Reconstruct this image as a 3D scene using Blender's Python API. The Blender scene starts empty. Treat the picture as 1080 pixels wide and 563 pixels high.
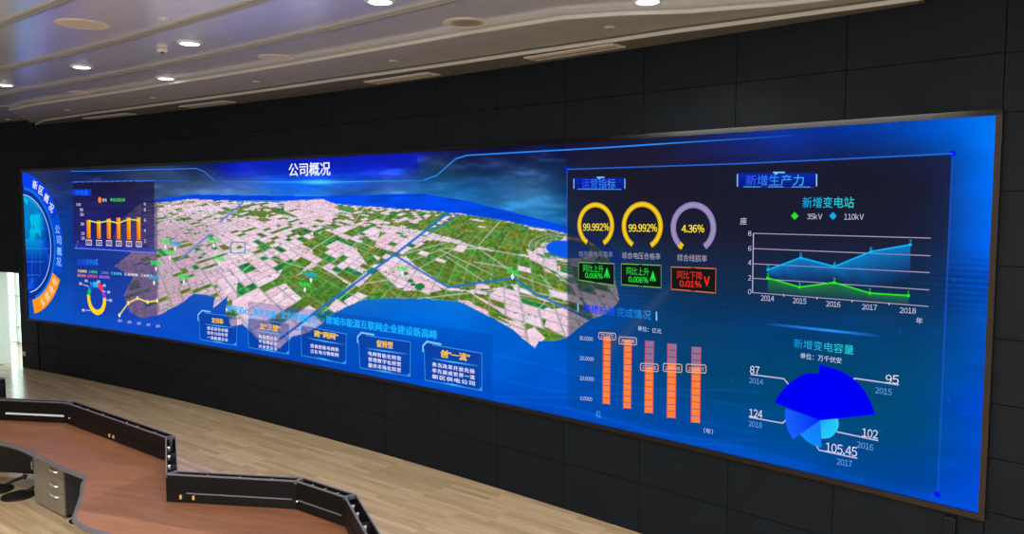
import bpy, bmesh, math, random
import numpy as np
from mathutils import Vector
from math import pi, sin, cos, atan2, hypot

SC = bpy.context.scene
COL = SC.collection

# ------------------------------------------------------------------ camera, world, light, exposure
CAM_H, F_PX, PITCH = 3.4, 865.05, 0.0773410        # metres, pixels (of a 1080 px wide frame), radians
cam_data = bpy.data.cameras.new('camera')
cam_data.sensor_width = 36.0
cam_data.lens = F_PX / 1080 * 36.0
cam_data.clip_end = 300
cam = bpy.data.objects.new('camera', cam_data)
COL.objects.link(cam)
cam.location = (0, 0, CAM_H)
cam.rotation_euler = (pi / 2 - PITCH, 0, 0)
SC.camera = cam

SC.view_settings.view_transform = 'Standard'
SC.view_settings.look = 'None'
SC.view_settings.gamma = 1.0
SC.view_settings.use_curve_mapping = False
SC.view_settings.exposure = 0.0
SC.cycles.use_denoising = True
SC.cycles.transparent_max_bounces = 24
SC.cycles.sample_clamp_indirect = 4.0

world = bpy.data.worlds.new('daylight')
SC.world = world
world.use_nodes = True
wb = world.node_tree.nodes['Background']
wb.inputs[0].default_value = (0.86, 1.0, 0.94, 1)   # hazy daylight, only reaches the room through the window
wb.inputs[1].default_value = 4.2

def area_lamp(name, loc, size_x, size_y, watts, rgb, rz=0.0):
    l = bpy.data.lights.new(name, 'AREA')
    l.shape = 'RECTANGLE'; l.size = size_x; l.size_y = size_y
    l.energy = watts; l.color = rgb
    o = bpy.data.objects.new(name, l)
    COL.objects.link(o)
    o.location = loc; o.rotation_euler = (0, 0, rz)
    return o
# out-of-view area lights added under the ceiling for ambient light
area_lamp('gallery_fill', (2.0, 1.0, 4.9), 6.0, 2.5, 400, (1.0, 0.98, 0.95), -0.67)
area_lamp('gallery_fill', (-5.0, 4.6, 4.9), 5.0, 2.0, 330, (1.0, 0.97, 0.92), -0.67)
# unseen area light added behind the camera to brighten wall and step faces
rear = area_lamp('rear_fill_light', (-3.2, -3.6, 2.6), 9.0, 3.2, 760, (0.95, 0.98, 1.0))
rear.rotation_euler = (math.radians(90), 0, 0.62)
DOWNLIGHT_WATTS = 95

# ------------------------------------------------------------------ the curved hall: S runs along the display wall, d away from it
CX, CY, R0, S_ZERO = -45.2101645, -41.9142337, 68.39563902991202, 37.13
Z_CEIL, Z_BORDER, Z_COVE = 5.06, 5.0, 4.94
Z_BOT, Z_TOP, S_END = 1.06, 4.04, 17.14

def W(S, d, z):
    a = (S + S_ZERO) / R0
    r = R0 - d
    return (CX + r * sin(a), CY + r * cos(a), z)
def tangent_angle(S):                                  # rotation about z that lays local x along the wall
    return -(S + S_ZERO) / R0
def ray(x, y):
    u = (x - 540) / F_PX; v = -(y - 281.5) / F_PX
    return (u, cos(PITCH) + v * sin(PITCH), -sin(PITCH) + v * cos(PITCH))
def on_screen(p):                                      # where a sight line meets the display: (S, z)
    d = ray(*p)
    a = d[0] ** 2 + d[1] ** 2; b = -(d[0] * CX + d[1] * CY); c = CX * CX + CY * CY - R0 * R0
    t = (-b + math.sqrt(b * b - a * c)) / a
    return (atan2(d[0] * t - CX, d[1] * t - CY) * R0 - S_ZERO, CAM_H + d[2] * t)
def on_level(p, z):                                    # where a sight line meets a level plane: (S, d)
    d = ray(*p); t = (z - CAM_H) / d[2]
    X, Y = d[0] * t - CX, d[1] * t - CY
    return (atan2(X, Y) * R0 - S_ZERO, R0 - hypot(X, Y))
def to_px(S, z):                                       # numpy: display surface point -> frame pixel
    a = (S + S_ZERO) / R0
    X = CX + R0 * np.sin(a); Y = CY + R0 * np.cos(a); Z = z - CAM_H
    f = Y * cos(PITCH) - Z * sin(PITCH); up = Y * sin(PITCH) + Z * cos(PITCH)
    return 540 + F_PX * X / f, 281.5 - F_PX * up / f

# ------------------------------------------------------------------ materials
def lin(c):
    c = np.asarray(c, dtype=float) / 255.0
    return np.where(c <= 0.04045, c / 12.92, ((c + 0.055) / 1.055) ** 2.4)
def new_mat(name):
    m = bpy.data.materials.new(name); m.use_nodes = True
    return m, m.node_tree.nodes, m.node_tree.links, m.node_tree.nodes['Principled BSDF']
def plain(name, rgb, rough=0.5, metal=0.0, bump=0.0, scale=60.0, vary=0.12, spec=0.5):
    m, n, l, b = new_mat(name)
    c = lin(rgb)
    no = n.new('ShaderNodeTexNoise'); no.inputs['Scale'].default_value = scale; no.inputs['Detail'].default_value = 3
    tc = n.new('ShaderNodeTexCoord'); l.new(tc.outputs['Object'], no.inputs['Vector'])
    rp = n.new('ShaderNodeValToRGB')
    rp.color_ramp.elements[0].color = (*(c * (1 - vary)), 1); rp.color_ramp.elements[1].color = (*np.minimum(c * (1 + vary), 1), 1)
    rp.color_ramp.elements[0].position = 0.3; rp.color_ramp.elements[1].position = 0.7
    l.new(no.outputs['Fac'], rp.inputs['Fac']); l.new(rp.outputs['Color'], b.inputs['Base Color'])
    b.inputs['Roughness'].default_value = rough; b.inputs['Metallic'].default_value = metal
    b.inputs['Specular IOR Level'].default_value = spec
    if bump:
        bp = n.new('ShaderNodeBump'); bp.inputs['Strength'].default_value = bump; bp.inputs['Distance'].default_value = 0.002
        l.new(no.outputs['Fac'], bp.inputs['Height']); l.new(bp.outputs['Normal'], b.inputs['Normal'])
    return m
def emitter(name, rgb, strength):
    m, n, l, b = new_mat(name)
    n.remove(b); e = n.new('ShaderNodeEmission'); e.inputs[0].default_value = (*rgb, 1); e.inputs[1].default_value = strength
    l.new(e.outputs[0], n['Material Output'].inputs[0])
    return m
def wood(name, stops, plank, rough, angle, streak=9.0, mortar=0.0015, seams=0.55, spec=0.5):
    """planks with their own tint and grain; plank = (length, width)"""
    m, n, l, b = new_mat(name)
    tc = n.new('ShaderNodeTexCoord'); mp = n.new('ShaderNodeMapping'); mp.inputs['Rotation'].default_value = (0, 0, angle)
    l.new(tc.outputs['Object'], mp.inputs['Vector'])
    br = n.new('ShaderNodeTexBrick'); br.offset = 0.37; br.inputs['Scale'].default_value = 1.0
    br.inputs['Brick Width'].default_value = plank[0]; br.inputs['Row Height'].default_value = plank[1]
    br.inputs['Mortar Size'].default_value = mortar; br.inputs['Mortar Smooth'].default_value = 0.1
    br.inputs['Color1'].default_value = (0, 0, 0, 1); br.inputs['Color2'].default_value = (1, 1, 1, 1); br.inputs['Mortar'].default_value = (0.5, 0.5, 0.5, 1)
    l.new(mp.outputs['Vector'], br.inputs['Vector'])
    m2 = n.new('ShaderNodeMapping'); m2.inputs['Scale'].default_value = (1.0, streak, 1.0)
    l.new(mp.outputs['Vector'], m2.inputs['Vector'])
    no = n.new('ShaderNodeTexNoise'); no.inputs['Scale'].default_value = 2.2; no.inputs['Detail'].default_value = 6; no.inputs['Roughness'].default_value = 0.6
    l.new(m2.outputs['Vector'], no.inputs['Vector'])
    mx = n.new('ShaderNodeMath'); mx.operation = 'MULTIPLY_ADD'; mx.inputs[1].default_value = 0.30
    ml = n.new('ShaderNodeMath'); ml.operation = 'MULTIPLY'; ml.inputs[1].default_value = 0.68
    l.new(no.outputs['Fac'], ml.inputs[0]); l.new(br.outputs['Color'], mx.inputs[0]); l.new(ml.outputs[0], mx.inputs[2])
    rp = n.new('ShaderNodeValToRGB'); els = rp.color_ramp.elements
    els[0].position = 0.2; els[0].color = (*lin(stops[0]), 1); els[1].position = 0.75; els[1].color = (*lin(stops[2]), 1)
    e = els.new(0.48); e.color = (*lin(stops[1]), 1)
    l.new(mx.outputs[0], rp.inputs['Fac'])
    mm = n.new('ShaderNodeMix'); mm.data_type = 'RGBA'; mm.blend_type = 'MULTIPLY'
    mm.inputs[7].default_value = (seams, seams, seams, 1)
    l.new(br.outputs['Fac'], mm.inputs[0]); l.new(rp.outputs['Color'], mm.inputs[6]); l.new(mm.outputs[2], b.inputs['Base Color'])
    b.inputs['Roughness'].default_value = rough; b.inputs['Specular IOR Level'].default_value = spec
    return m

CHORD = -0.668
M_WALL = plain('black_wall_panel', (14, 21, 27), 0.6, scale=3, vary=0.15, spec=0.16)
M_BACK = plain('black_backing', (9, 10, 11), 0.8)
M_FLOOR = wood('oak_planks', ((166, 142, 108), (198, 172, 135), (218, 194, 160)), (1.1, 0.075), 0.2, -CHORD, streak=14, seams=0.8, spec=0.7)
M_CEIL = plain('satin_ceiling_panel', (226, 227, 236), 0.2, 0.45, scale=1.2, vary=0.02, spec=0.8)
M_BORDER = plain('matt_ceiling_border', (150, 146, 138), 0.5, scale=2, vary=0.04)
M_RAIL = plain('satin_aluminium_rail', (168, 164, 158), 0.28, 0.5, vary=0.05)
M_LIT_EDGE = plain('lit_step_edge', (186, 182, 174), 0.45, vary=0.04)
M_COVE = plain('dark_cove', (92, 88, 80), 0.6, vary=0.05)
M_PALE = plain('pale_cream_metal', (205, 196, 180), 0.45, vary=0.04)
M_WHITE = plain('white_paint', (200, 205, 203), 0.4, scale=4, vary=0.03)
M_PLASTER = plain('grey_plaster', (215, 212, 206), 0.8, vary=0.06)
M_FRAME = plain('bronze_black_bezel', (58, 50, 44), 0.28, 0.7, vary=0.1)
M_BEZEL = plain('black_gloss_bezel', (10, 10, 11), 0.1, 0.0, vary=0.1)
M_BLACK = plain('black_powder_coat', (14, 13, 13), 0.45, scale=120, vary=0.2, spec=0.3)
M_BLACKIN = plain('black_channel', (14, 14, 15), 0.6)
M_SLAT = plain('dark_brown_black_slat', (10, 9, 9), 0.5, scale=90, vary=0.2, spec=0.22)
M_ALU = plain('grey_aluminium_trim', (126, 124, 134), 0.35, 0.55, vary=0.06)
M_STEEL = plain('bright_steel', (225, 226, 228), 0.25, 0.75, vary=0.04)
M_BRASS = plain('yellow_brass_socket', (214, 186, 104), 0.35, 0.3, vary=0.06)
M_DESK = wood('cherry_laminate', ((104, 66, 45), (128, 83, 58), (148, 100, 72)), (2.4, 1.1), 0.36, 0.35, streak=7, mortar=0.0012, seams=0.8)
M_BAND = plain('grey_edge_band', (86, 85, 92), 0.4, vary=0.05)
M_PED = plain('taupe_grey_steel', (122, 114, 100), 0.4, 0.1, scale=30, vary=0.05)
M_PEDSIDE = plain('dark_grey_steel', (46, 46, 45), 0.5, vary=0.08)
M_LAMP = emitter('lamp_glow', (1.0, 1.0, 0.97), 7.0)
M_GROUND = plain('pale_paving', (190, 200, 190), 0.8, scale=0.8, vary=0.15)
def glass_mat():
    m, n, l, b = new_mat('window_glass')
    n.remove(b)
    t = n.new('ShaderNodeBsdfTransparent'); t.inputs[0].default_value = (0.93, 0.98, 0.96, 1)
    g = n.new('ShaderNodeBsdfGlossy'); g.inputs['Roughness'].default_value = 0.02
    fw = n.new('ShaderNodeLayerWeight'); fw.inputs['Blend'].default_value = 0.5
    fp = n.new('ShaderNodeMath'); fp.operation = 'POWER'; fp.inputs[1].default_value = 4.0; l.new(fw.outputs['Facing'], fp.inputs[0])
    fr = n.new('ShaderNodeMath'); fr.operation = 'MULTIPLY_ADD'; fr.inputs[1].default_value = 0.7; fr.inputs[2].default_value = 0.03; l.new(fp.outputs[0], fr.inputs[0])
    mx = n.new('ShaderNodeMixShader')
    l.new(fr.outputs[0], mx.inputs[0]); l.new(t.outputs[0], mx.inputs[1]); l.new(g.outputs[0], mx.inputs[2])
    l.new(mx.outputs[0], n['Material Output'].inputs[0])
    return m
M_GLASS = glass_mat()
def pixels_mat():                                      # what the display's diodes give off
    m, n, l, b = new_mat('display_pixels')
    n.remove(b)
    a = n.new('ShaderNodeAttribute'); a.attribute_name = 'Col'
    e = n.new('ShaderNodeEmission'); l.new(a.outputs['Color'], e.inputs[0])
    t = n.new('ShaderNodeBsdfTransparent'); mx = n.new('ShaderNodeMixShader')
    l.new(a.outputs['Alpha'], mx.inputs[0]); l.new(t.outputs[0], mx.inputs[1]); l.new(e.outputs[0], mx.inputs[2])
    l.new(mx.outputs[0], n['Material Output'].inputs[0])
    return m
M_PIX = pixels_mat()

# ------------------------------------------------------------------ object helpers
def link(name, me, parent=None):
    o = bpy.data.objects.new(name, me); COL.objects.link(o)
    if parent: o.parent = parent
    return o
def tag(o, label=None, cat=None, group=None, kind=None):
    if label: o['label'] = label
    if cat: o['category'] = cat
    if group: o['group'] = group
    if kind: o['kind'] = kind
    return o
def thing(name, label, cat, loc=(0, 0, 0), rz=0.0, group=None):
    o = bpy.data.objects.new(name, None); COL.objects.link(o)
    o.location = loc; o.rotation_euler = (0, 0, rz); o.empty_display_size = 0.1
    return tag(o, label, cat, group)
class MB:
    """collects faces, then links them as one mesh object"""
    def __init__(s): s.v = []; s.f = []
    def add(s, vs, fs):
        k = len(s.v); s.v += [tuple(v) for v in vs]; s.f += [tuple(i + k for i in f) for f in fs]; return s
    def box(s, c, size, rz=0.0):
        x, y, z = (q / 2 for q in size); ca, sa = cos(rz), sin(rz)
        P = [(c[0] + i * x * ca - j * y * sa, c[1] + i * x * sa + j * y * ca, c[2] + k * z) for k in (-1, 1) for j in (-1, 1) for i in (-1, 1)]
        return s.add(P, [(0, 2, 3, 1), (4, 5, 7, 6), (0, 1, 5, 4), (2, 6, 7, 3), (0, 4, 6, 2), (1, 3, 7, 5)])
    def lathe(s, prof, n=32, c=(0, 0, 0)):             # prof: (radius, z)
        vs = [(c[0] + r * cos(2 * pi * i / n), c[1] + r * sin(2 * pi * i / n), c[2] + z) for r, z in prof for i in range(n)]
        fs = [(j * n + i, j * n + (i + 1) % n, (j + 1) * n + (i + 1) % n, (j + 1) * n + i) for j in range(len(prof) - 1) for i in range(n)]
        fs.append(tuple(range(n))[::-1]); fs.append(tuple((len(prof) - 1) * n + i for i in range(n)))
        return s.add(vs, fs)
    def prism(s, pts, z0, z1):
        n = len(pts)
        vs = [(x, y, z0) for x, y in pts] + [(x, y, z1) for x, y in pts]
        return s.add(vs, [tuple(range(n))[::-1], tuple(range(n, 2 * n))] + [(i, (i + 1) % n, n + (i + 1) % n, n + i) for i in range(n)])
    def tube(s, pts, r, n=10):
        rings = []
        for i, p in enumerate(pts):
            a = Vector(pts[max(i - 1, 0)]); b = Vector(pts[min(i + 1, len(pts) - 1)]); t = (b - a).normalized()
            u = t.cross(Vector((0, 0, 1)) if abs(t.z) < 0.9 else Vector((1, 0, 0))).normalized(); w = t.cross(u)
            rings += [tuple(Vector(p) + r * (cos(2 * pi * k / n) * u + sin(2 * pi * k / n) * w)) for k in range(n)]
        fs = [(j * n + k, j * n + (k + 1) % n, (j + 1) * n + (k + 1) % n, (j + 1) * n + k) for j in range(len(pts) - 1) for k in range(n)]
        fs += [tuple(range(n)), tuple((len(pts) - 1) * n + k for k in range(n))]
        return s.add(rings, fs)
    def arc_box(s, S0, S1, d0, d1, z0, z1, step=0.5):  # a box bent along the display wall
        n = max(1, int(math.ceil((S1 - S0) / step)))
        vs = []
        for i in range(n + 1):
            S = S0 + (S1 - S0) * i / n
            vs += [W(S, d0, z0), W(S, d1, z0), W(S, d1, z1), W(S, d0, z1)]
        fs = [(4 * i + k, 4 * i + (k + 1) % 4, 4 * i + 4 + (k + 1) % 4, 4 * i + 4 + k) for i in range(n) for k in range(4)]
        fs += [(3, 2, 1, 0), (4 * n, 4 * n + 1, 4 * n + 2, 4 * n + 3)]
        return s.add(vs, fs)
    def build(s, name, mat, parent=None, bevel=0.0, smooth=False, label=None):
        me = bpy.data.meshes.new(name)
        me.from_pydata(s.v, [], s.f); me.update()
        bm = bmesh.new(); bm.from_mesh(me); bmesh.ops.recalc_face_normals(bm, faces=bm.faces)
        if bevel: bmesh.ops.bevel(bm, geom=[e for e in bm.edges if e.calc_face_angle(0) > 0.6], offset=bevel, segments=2, affect='EDGES', profile=0.6)
        bm.to_mesh(me); bm.free()
        if smooth:
            for p in me.polygons: p.use_smooth = True
            try: me.set_sharp_from_angle(angle=0.6)
            except Exception: pass
        me.materials.append(mat)
        o = link(name, me, parent)
        if label: o['label'] = label
        return o
def struct(o): o['kind'] = 'structure'; return o

# ================================================================== THE ROOM
S_L, S_R, D_REAR = -4.0, 30.0, 14.0
struct(MB().arc_box(S_L - 2, S_R, -1.75, D_REAR, -0.12, 0.0).build('floor', M_FLOOR))
struct(MB().arc_box(S_L, S_R, -0.1, D_REAR, Z_CEIL, Z_CEIL + 0.1).build('ceiling', M_CEIL))

# the black panelled wall behind the display, with open joints
wall = MB()
GAP = 0.0032
def panel(S0, S1, z0, z1): wall.arc_box(S0 + GAP, S1 - GAP, -0.05, -0.02, z0 + GAP, z1 - GAP, 0.34)
cols = [-0.37, 0.25] + [k + 0.01 for k in range(1, 18)]
cols[-1] = 17.17
for a, b in zip(cols[:-1], cols[1:]):
    for z0, z1 in ((0, 0.525), (0.525, 1.1), (3.95, 4.4926), (4.4926, Z_COVE + 0.1)):
        panel(a + (0.06 if abs(a - 0.25) < 0.01 and z1 < 1.2 else 0), b, z0, z1)
for k in range(13):
    for z0, z1 in zip((0, 0.525, 1.08, 1.495, 1.91, 2.4, 2.94, 3.49, 4.06, 4.485), (0.525, 1.08, 1.495, 1.91, 2.4, 2.94, 3.49, 4.06, 4.485, Z_COVE + 0.1)):
        panel(17.17 + k, min(18.17 + k, S_R), z0, z1)
panel(-0.37, -0.001, 1.1, 3.95)
for a, b in ((-1.06, -0.37), (-2, -1.06), (-3, -2), (-4, -3)):
    for z0, z1 in ((1.975, 2.94), (2.94, 3.95), (3.95, 4.4926), (4.4926, Z_COVE + 0.1)): panel(a, b, z0, z1)
    if b < -1.0:
        for z0, z1 in ((0, 0.525), (0.525, 1.975)): panel(a, b, z0, z1)
struct(wall.build('wall_front', M_WALL))
bk = MB().arc_box(-0.37, S_R, -0.16, -0.052, 0, Z_CEIL).arc_box(-4, -0.37, -0.16, -0.052, 1.98, Z_CEIL).arc_box(-4, -1.06, -0.16, -0.052, 0, 1.98)
struct(bk.build('wall_front_backing', M_BACK))
struct(MB().arc_box(S_L - 0.15, S_L, -0.1, D_REAR, 0, Z_CEIL).build('wall_left', M_PLASTER))
struct(MB().arc_box(S_R, S_R + 0.15, -0.1, D_REAR, 0, Z_CEIL).build('wall_right', M_PLASTER))
struct(MB().arc_box(S_L, S_R, D_REAR, D_REAR + 0.15, 0, Z_CEIL).build('wall_rear', M_PLASTER))

# ceiling: lowered border along the display wall, dark cove, and the rails between the panel rows
def level_slab(pts, z0, z1, name, mat):                # pts: (S, d), cut fine along S so that it follows the curve
    out = []
    for (a, b), (c, d) in zip(pts, pts[1:] + pts[:1]):
        n = max(1, int(abs(c - a) / 0.4))
        out += [W(a + (c - a) * i / n, b + (d - b) * i / n, 0)[:2] for i in range(n)]
    return struct(MB().prism(out, z0, z1).build(name, mat))
BORDER = [(0.35, -0.02), (2.2, 1.3), (3.4, 1.45), (7.6, 1.5), (11, 1.42), (12.9, 1.36), (14.0, 1.25), (14.5, 1.02), (14.95, 0.7), (15.6, 0.42), (16.3, 0.22), (16.9, 0.12), (16.9, -0.02)]
COVE = [(0.5, -0.02), (1.4, 0.3), (3.4, 0.5), (6.2, 0.57), (9.8, 0.57), (12.8, 0.45), (14.6, 0.33), (16.0, 0.14), (16.6, 0.06), (16.6, -0.02)]
def lip(pts): return [(a, b + 0.014 if b > 0 else b) for a, b in pts]
level_slab(BORDER, Z_BORDER, Z_CEIL + 0.02, 'trim_1', M_BORDER)
level_slab(COVE, Z_COVE, Z_BORDER + 0.02, 'trim_2', M_COVE)
level_slab(lip(BORDER), Z_BORDER + 0.003, Z_BORDER + 0.034, 'trim_14', M_LIT_EDGE)     # step faces coloured paler, standing in for light on them
level_slab(lip(COVE), Z_COVE + 0.003, Z_COVE + 0.036, 'trim_15', M_LIT_EDGE)
for k, d in enumerate((2.26, 3.28, 4.33, 5.38, 6.43, 7.48, 8.53, 9.58)):
    r = MB().arc_box(S_L, S_R, d - 0.04, d + 0.04, Z_CEIL - 0.016, Z_CEIL + 0.005)
    r.arc_box(S_L, S_R, d - 0.016, d + 0.016, Z_CEIL - 0.032, Z_CEIL - 0.016)
    struct(r.build('trim_%d' % (3 + k), M_RAIL))

# doorway at the far end: the white leaf swung into the hall, a glazed wall behind it
hx, hy, _ = W(-1.06, -0.02, 0)
dx, dy = -0.33, -0.944
door = thing('door_1', 'white door leaf swung open at the doorway beside the black wall', 'door', (hx, hy, 0), atan2(dy, dx))
door['kind'] = 'structure'
MB().box((0.33, 0, 0.985), (0.64, 0.045, 1.95)).build('leaf', M_WHITE, door, 0.004)
for s in (-1, 1):
    MB().tube([(0.58, s * 0.022, 0.95), (0.58, s * 0.06, 0.95), (0.48, s * 0.06, 0.95)], 0.009).build('handle', M_STEEL, door, smooth=True)
struct(MB().arc_box(-1.075, -1.05, -0.165, -0.015, 0, 1.97).build('trim_12', M_WHITE))
struct(MB().arc_box(-1.05, -0.37, -0.16, -0.02, 1.965, 1.985).build('trim_13', M_BLACK))
win = thing('window_1', 'bright glazed wall seen through the open doorway', 'window', W(-1, -1.6, 0))
win['kind'] = 'structure'; win.location = (0, 0, 0)
wf = MB()
for S in (-4.5, -3.3, -2.1, -0.95, 0.3, 1.5): wf.arc_box(S - 0.02, S + 0.02, -1.66, -1.58, 0, 2.7)
for z in (0.04, 0.42, 1.18, 2.66): wf.arc_box(-4.5, 1.5, -1.65, -1.59, z - 0.018, z + 0.018)
wf.build('window_frame', M_WHITE, win)
MB().arc_box(-4.5, 1.5, -1.625, -1.615, 0.06, 2.64).build('pane', M_GLASS, win)
struct(MB().arc_box(-5.5, 2.0, -1.75, -0.17, 2.7, 2.8).build('ceiling_corridor', M_PLASTER))
struct(MB().arc_box(-40, 40, -60, -1.76, -0.2, -0.1, 2).build('ground', M_GROUND))

# ================================================================== THE DISPLAY
led = thing('led_video_wall', 'huge curved LED video wall glowing blue on the black panelled wall', 'video wall')
FRM = 0.045
for a, b, z0, z1 in ((-FRM, S_END + FRM, Z_BOT - FRM, Z_BOT), (-FRM, S_END + FRM, Z_TOP, Z_TOP + FRM), (-FRM, 0, Z_BOT, Z_TOP), (S_END, S_END + FRM, Z_BOT, Z_TOP)):
    MB().arc_box(a, b, -0.02, 0.03, z0, z1, 0.3).build('bezel', M_BEZEL if z0 == Z_TOP else M_FRAME, led)

def set_colors(me, rgba):
    at = me.color_attributes.new('Col', 'FLOAT_COLOR', 'POINT')
    at.data.foreach_set('color', np.ascontiguousarray(rgba, dtype=np.float32).ravel())
def grid_mesh(name, S, z, rgba, d, parent, keep=None, smooth=True):
    """S (nz,ns), z (nz,ns), rgba (nz,ns,4) on the display surface"""
    nz, ns = S.shape
    a = (S + S_ZERO) / R0; r = R0 - d
    co = np.stack([CX + r * np.sin(a), CY + r * np.cos(a), z], -1).reshape(-1, 3)
    i = np.arange(nz * ns).reshape(nz, ns)
    q = np.stack([i[:-1, :-1], i[:-1, 1:], i[1:, 1:], i[1:, :-1]], -1).reshape(-1, 4)
    if keep is not None:
        k = (keep[:-1, :-1] & keep[:-1, 1:] & keep[1:, 1:] & keep[1:, :-1]).ravel(); q = q[k]
        used = np.zeros(len(co), bool); used[q.ravel()] = True
        new = np.cumsum(used) - 1; q = new[q]; co = co[used]; rgba = rgba.reshape(-1, 4)[used]
    me = bpy.data.meshes.new(name)
    me.vertices.add(len(co)); me.vertices.foreach_set('co', co.astype(np.float32).ravel())
    me.loops.add(q.size); me.loops.foreach_set('vertex_index', q.astype(np.int32).ravel())
    me.polygons.add(len(q)); me.polygons.foreach_set('loop_start', (np.arange(len(q)) * 4).astype(np.int32))
    me.update(calc_edges=True); me.validate()
    set_colors(me, rgba)
    me.materials.append(M_PIX)
    return link(name, me, parent)

def hash2(i, j, k=0):
    h = np.sin(i * 127.1 + j * 311.7 + k * 74.7) * 43758.5453
    return h - np.floor(h)
def vnoise(x, y, k=0):
    xi, yi = np.floor(x), np.floor(y); fx, fy = x - xi, y - yi
    fx = fx * fx * (3 - 2 * fx); fy = fy * fy * (3 - 2 * fy)
    a = hash2(xi, yi, k); b = hash2(xi + 1, yi, k); c = hash2(xi, yi + 1, k); d = hash2(xi + 1, yi + 1, k)
    return (a * (1 - fx) + b * fx) * (1 - fy) + (c * (1 - fx) + d * fx) * fy
def fbm(x, y, k=0, octaves=4):
    v = 0; w = 0.5
    for o in range(octaves):
        v = v + w * vnoise(x, y, k + o); x = x * 2.03; y = y * 2.03; w *= 0.5
    return v
def in_poly(x, y, poly):
    r = np.zeros(x.shape, bool)
    for (x0, y0), (x1, y1) in zip(poly, poly[1:] + poly[:1]):
        if y0 == y1: continue
        r ^= ((y0 > y) != (y1 > y)) & (x < (x1 - x0) * (y - y0) / (y1 - y0) + x0)
    return r
def seg_dist(x, y, pts):
    d = np.full(x.shape, 1e9)
    for (x0, y0), (x1, y1) in zip(pts[:-1], pts[1:]):
        L = (x1 - x0) ** 2 + (y1 - y0) ** 2 + 1e-9
        t = np.clip(((x - x0) * (x1 - x0) + (y - y0) * (y1 - y0)) / L, 0, 1)
        d = np.minimum(d, np.hypot(x - x0 - t * (x1 - x0), y - y0 - t * (y1 - y0)))
    return d
def smooth_blend(base, col, m): return base * (1 - m[..., None]) + np.array(col, float) * m[..., None]

# --- backdrop picture: open sea, night sky and far shore (colours of the displayed picture, sRGB)
ANCHOR = [
 (35,185,48,54,92),(70,186,36,44,88),(110,186,32,34,66),(150,186,66,70,90),(30,230,16,50,110),(68,235,14,62,140),(68,290,12,70,170),(40,332,10,84,196),
 (100,335,14,78,196),(140,335,20,74,196),(110,270,26,52,140),(120,230,30,30,80),(200,184,48,54,84),(180,200,78,86,118),(215,196,100,106,138),(225,178,30,32,70),
 (245,178,12,22,178),(330,170,12,20,196),(400,168,12,20,196),(430,168,14,24,190),(300,192,18,86,196),(335,194,20,110,220),(375,192,20,76,180),(260,194,92,104,150),
 (450,172,44,52,66),(452,190,34,74,112),(500,178,32,38,66),(520,194,36,76,114),(480,205,36,106,154),(410,200,84,114,158),(350,203,62,98,150),(560,203,86,120,150),(585,222,42,102,130),
 (540,168,26,30,60),(600,172,24,28,56),(590,235,30,100,150),(595,200,24,60,96),
 (625,170,30,30,54),(700,168,31,28,52),(800,200,28,25,48),(900,180,26,26,52),(950,210,26,28,56),(700,230,29,27,50),(850,260,24,28,60),(960,290,20,42,84),
 (640,262,20,84,150),(650,300,14,84,170),(700,315,12,58,112),(780,310,16,46,92),(800,345,4,58,120),(900,340,8,66,128),(980,340,10,62,124),
 (610,330,4,80,190),(620,385,0,82,192),(580,400,0,86,206),(555,425,0,76,196),(700,345,14,62,120),(720,390,6,70,122),(800,400,0,74,120),(900,420,4,78,120),(975,450,0,78,134),(970,390,4,76,124),
 (760,450,0,78,170),(690,440,0,78,182),(850,490,0,78,184),(950,505,0,74,172),(985,520,0,74,200),(1030,200,2,104,236),(1042,130,0,118,244),(1020,300,4,84,204),(1015,430,0,72,196),(1028,530,0,78,218),(1020,250,4,92,214),
 (780,475,0,82,198),(650,442,0,78,194),(985,138,0,84,204),(900,139,5,54,156),(820,142,16,50,160),(760,148,24,36,104),(700,152,27,30,64),(1000,180,12,70,160),
 (960,240,26,34,66),(960,200,25,28,56),(900,230,25,26,56),(820,250,26,26,58),(740,270,26,34,66),(880,300,20,44,84),(820,310,18,46,90),(740,320,12,54,104),(955,320,16,56,104),(640,185,30,30,52),(640,225,28,30,60),(985,190,24,46,104),(985,250,18,52,112),(990,320,10,60,124),(860,355,4,60,118),(940,370,4,66,122),(870,440,0,78,124),(1000,480,0,74,176),(740,360,10,64,116),(760,410,2,74,126),
 (430,332,0,106,222),(500,350,0,102,216),(540,385,0,94,210),(300,380,2,74,194),(420,404,0,78,200),(200,352,10,80,202),(160,342,14,78,204),(212,332,12,80,200),(480,412,0,78,200),(250,368,4,76,198)]
AN = np.array(ANCHOR, float)
def _phi(dx, dy): return -np.sqrt(dx * dx + 2.2 * dy * dy + 60.0)
_K = _phi(AN[:, None, 0] - AN[None, :, 0], AN[:, None, 1] - AN[None, :, 1])
_N = len(AN)
_A = np.zeros((_N + 1, _N + 1)); _A[:_N, :_N] = _K + np.eye(_N) * 6.0; _A[:_N, _N] = 1; _A[_N, :_N] = 1
_Wt = np.linalg.solve(_A, np.vstack([AN[:, 2:], np.zeros((1, 3))]))
def backdrop(x, y):                                     # smooth interpolation through the colours above
    acc = np.zeros(x.shape + (3,)) + _Wt[_N]
    for k in range(_N): acc += _phi(x - AN[k, 0], y - AN[k, 1])[..., None] * _Wt[k]
    return np.clip(acc, 0, 255)
ns, nz = 900, 190
xs = np.linspace(19, 1056, ns)
Scol = np.array([on_screen((x, 216))[0] for x in xs]); Scol[0] = 0.0; Scol[-1] = S_END
Scol = np.clip(Scol, 0, S_END)
Sg, zg = np.meshgrid(Scol, np.linspace(Z_BOT, Z_TOP, nz))
px, py = to_px(Sg, zg)
rgb = backdrop(px, py)
nz1 = fbm(px / 26 + 3, py / 7, 5)
far = ((py < 236) & (px > 30) & (px < 598)).astype(float) * np.clip((px - 30) / 60, 0, 1)
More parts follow.
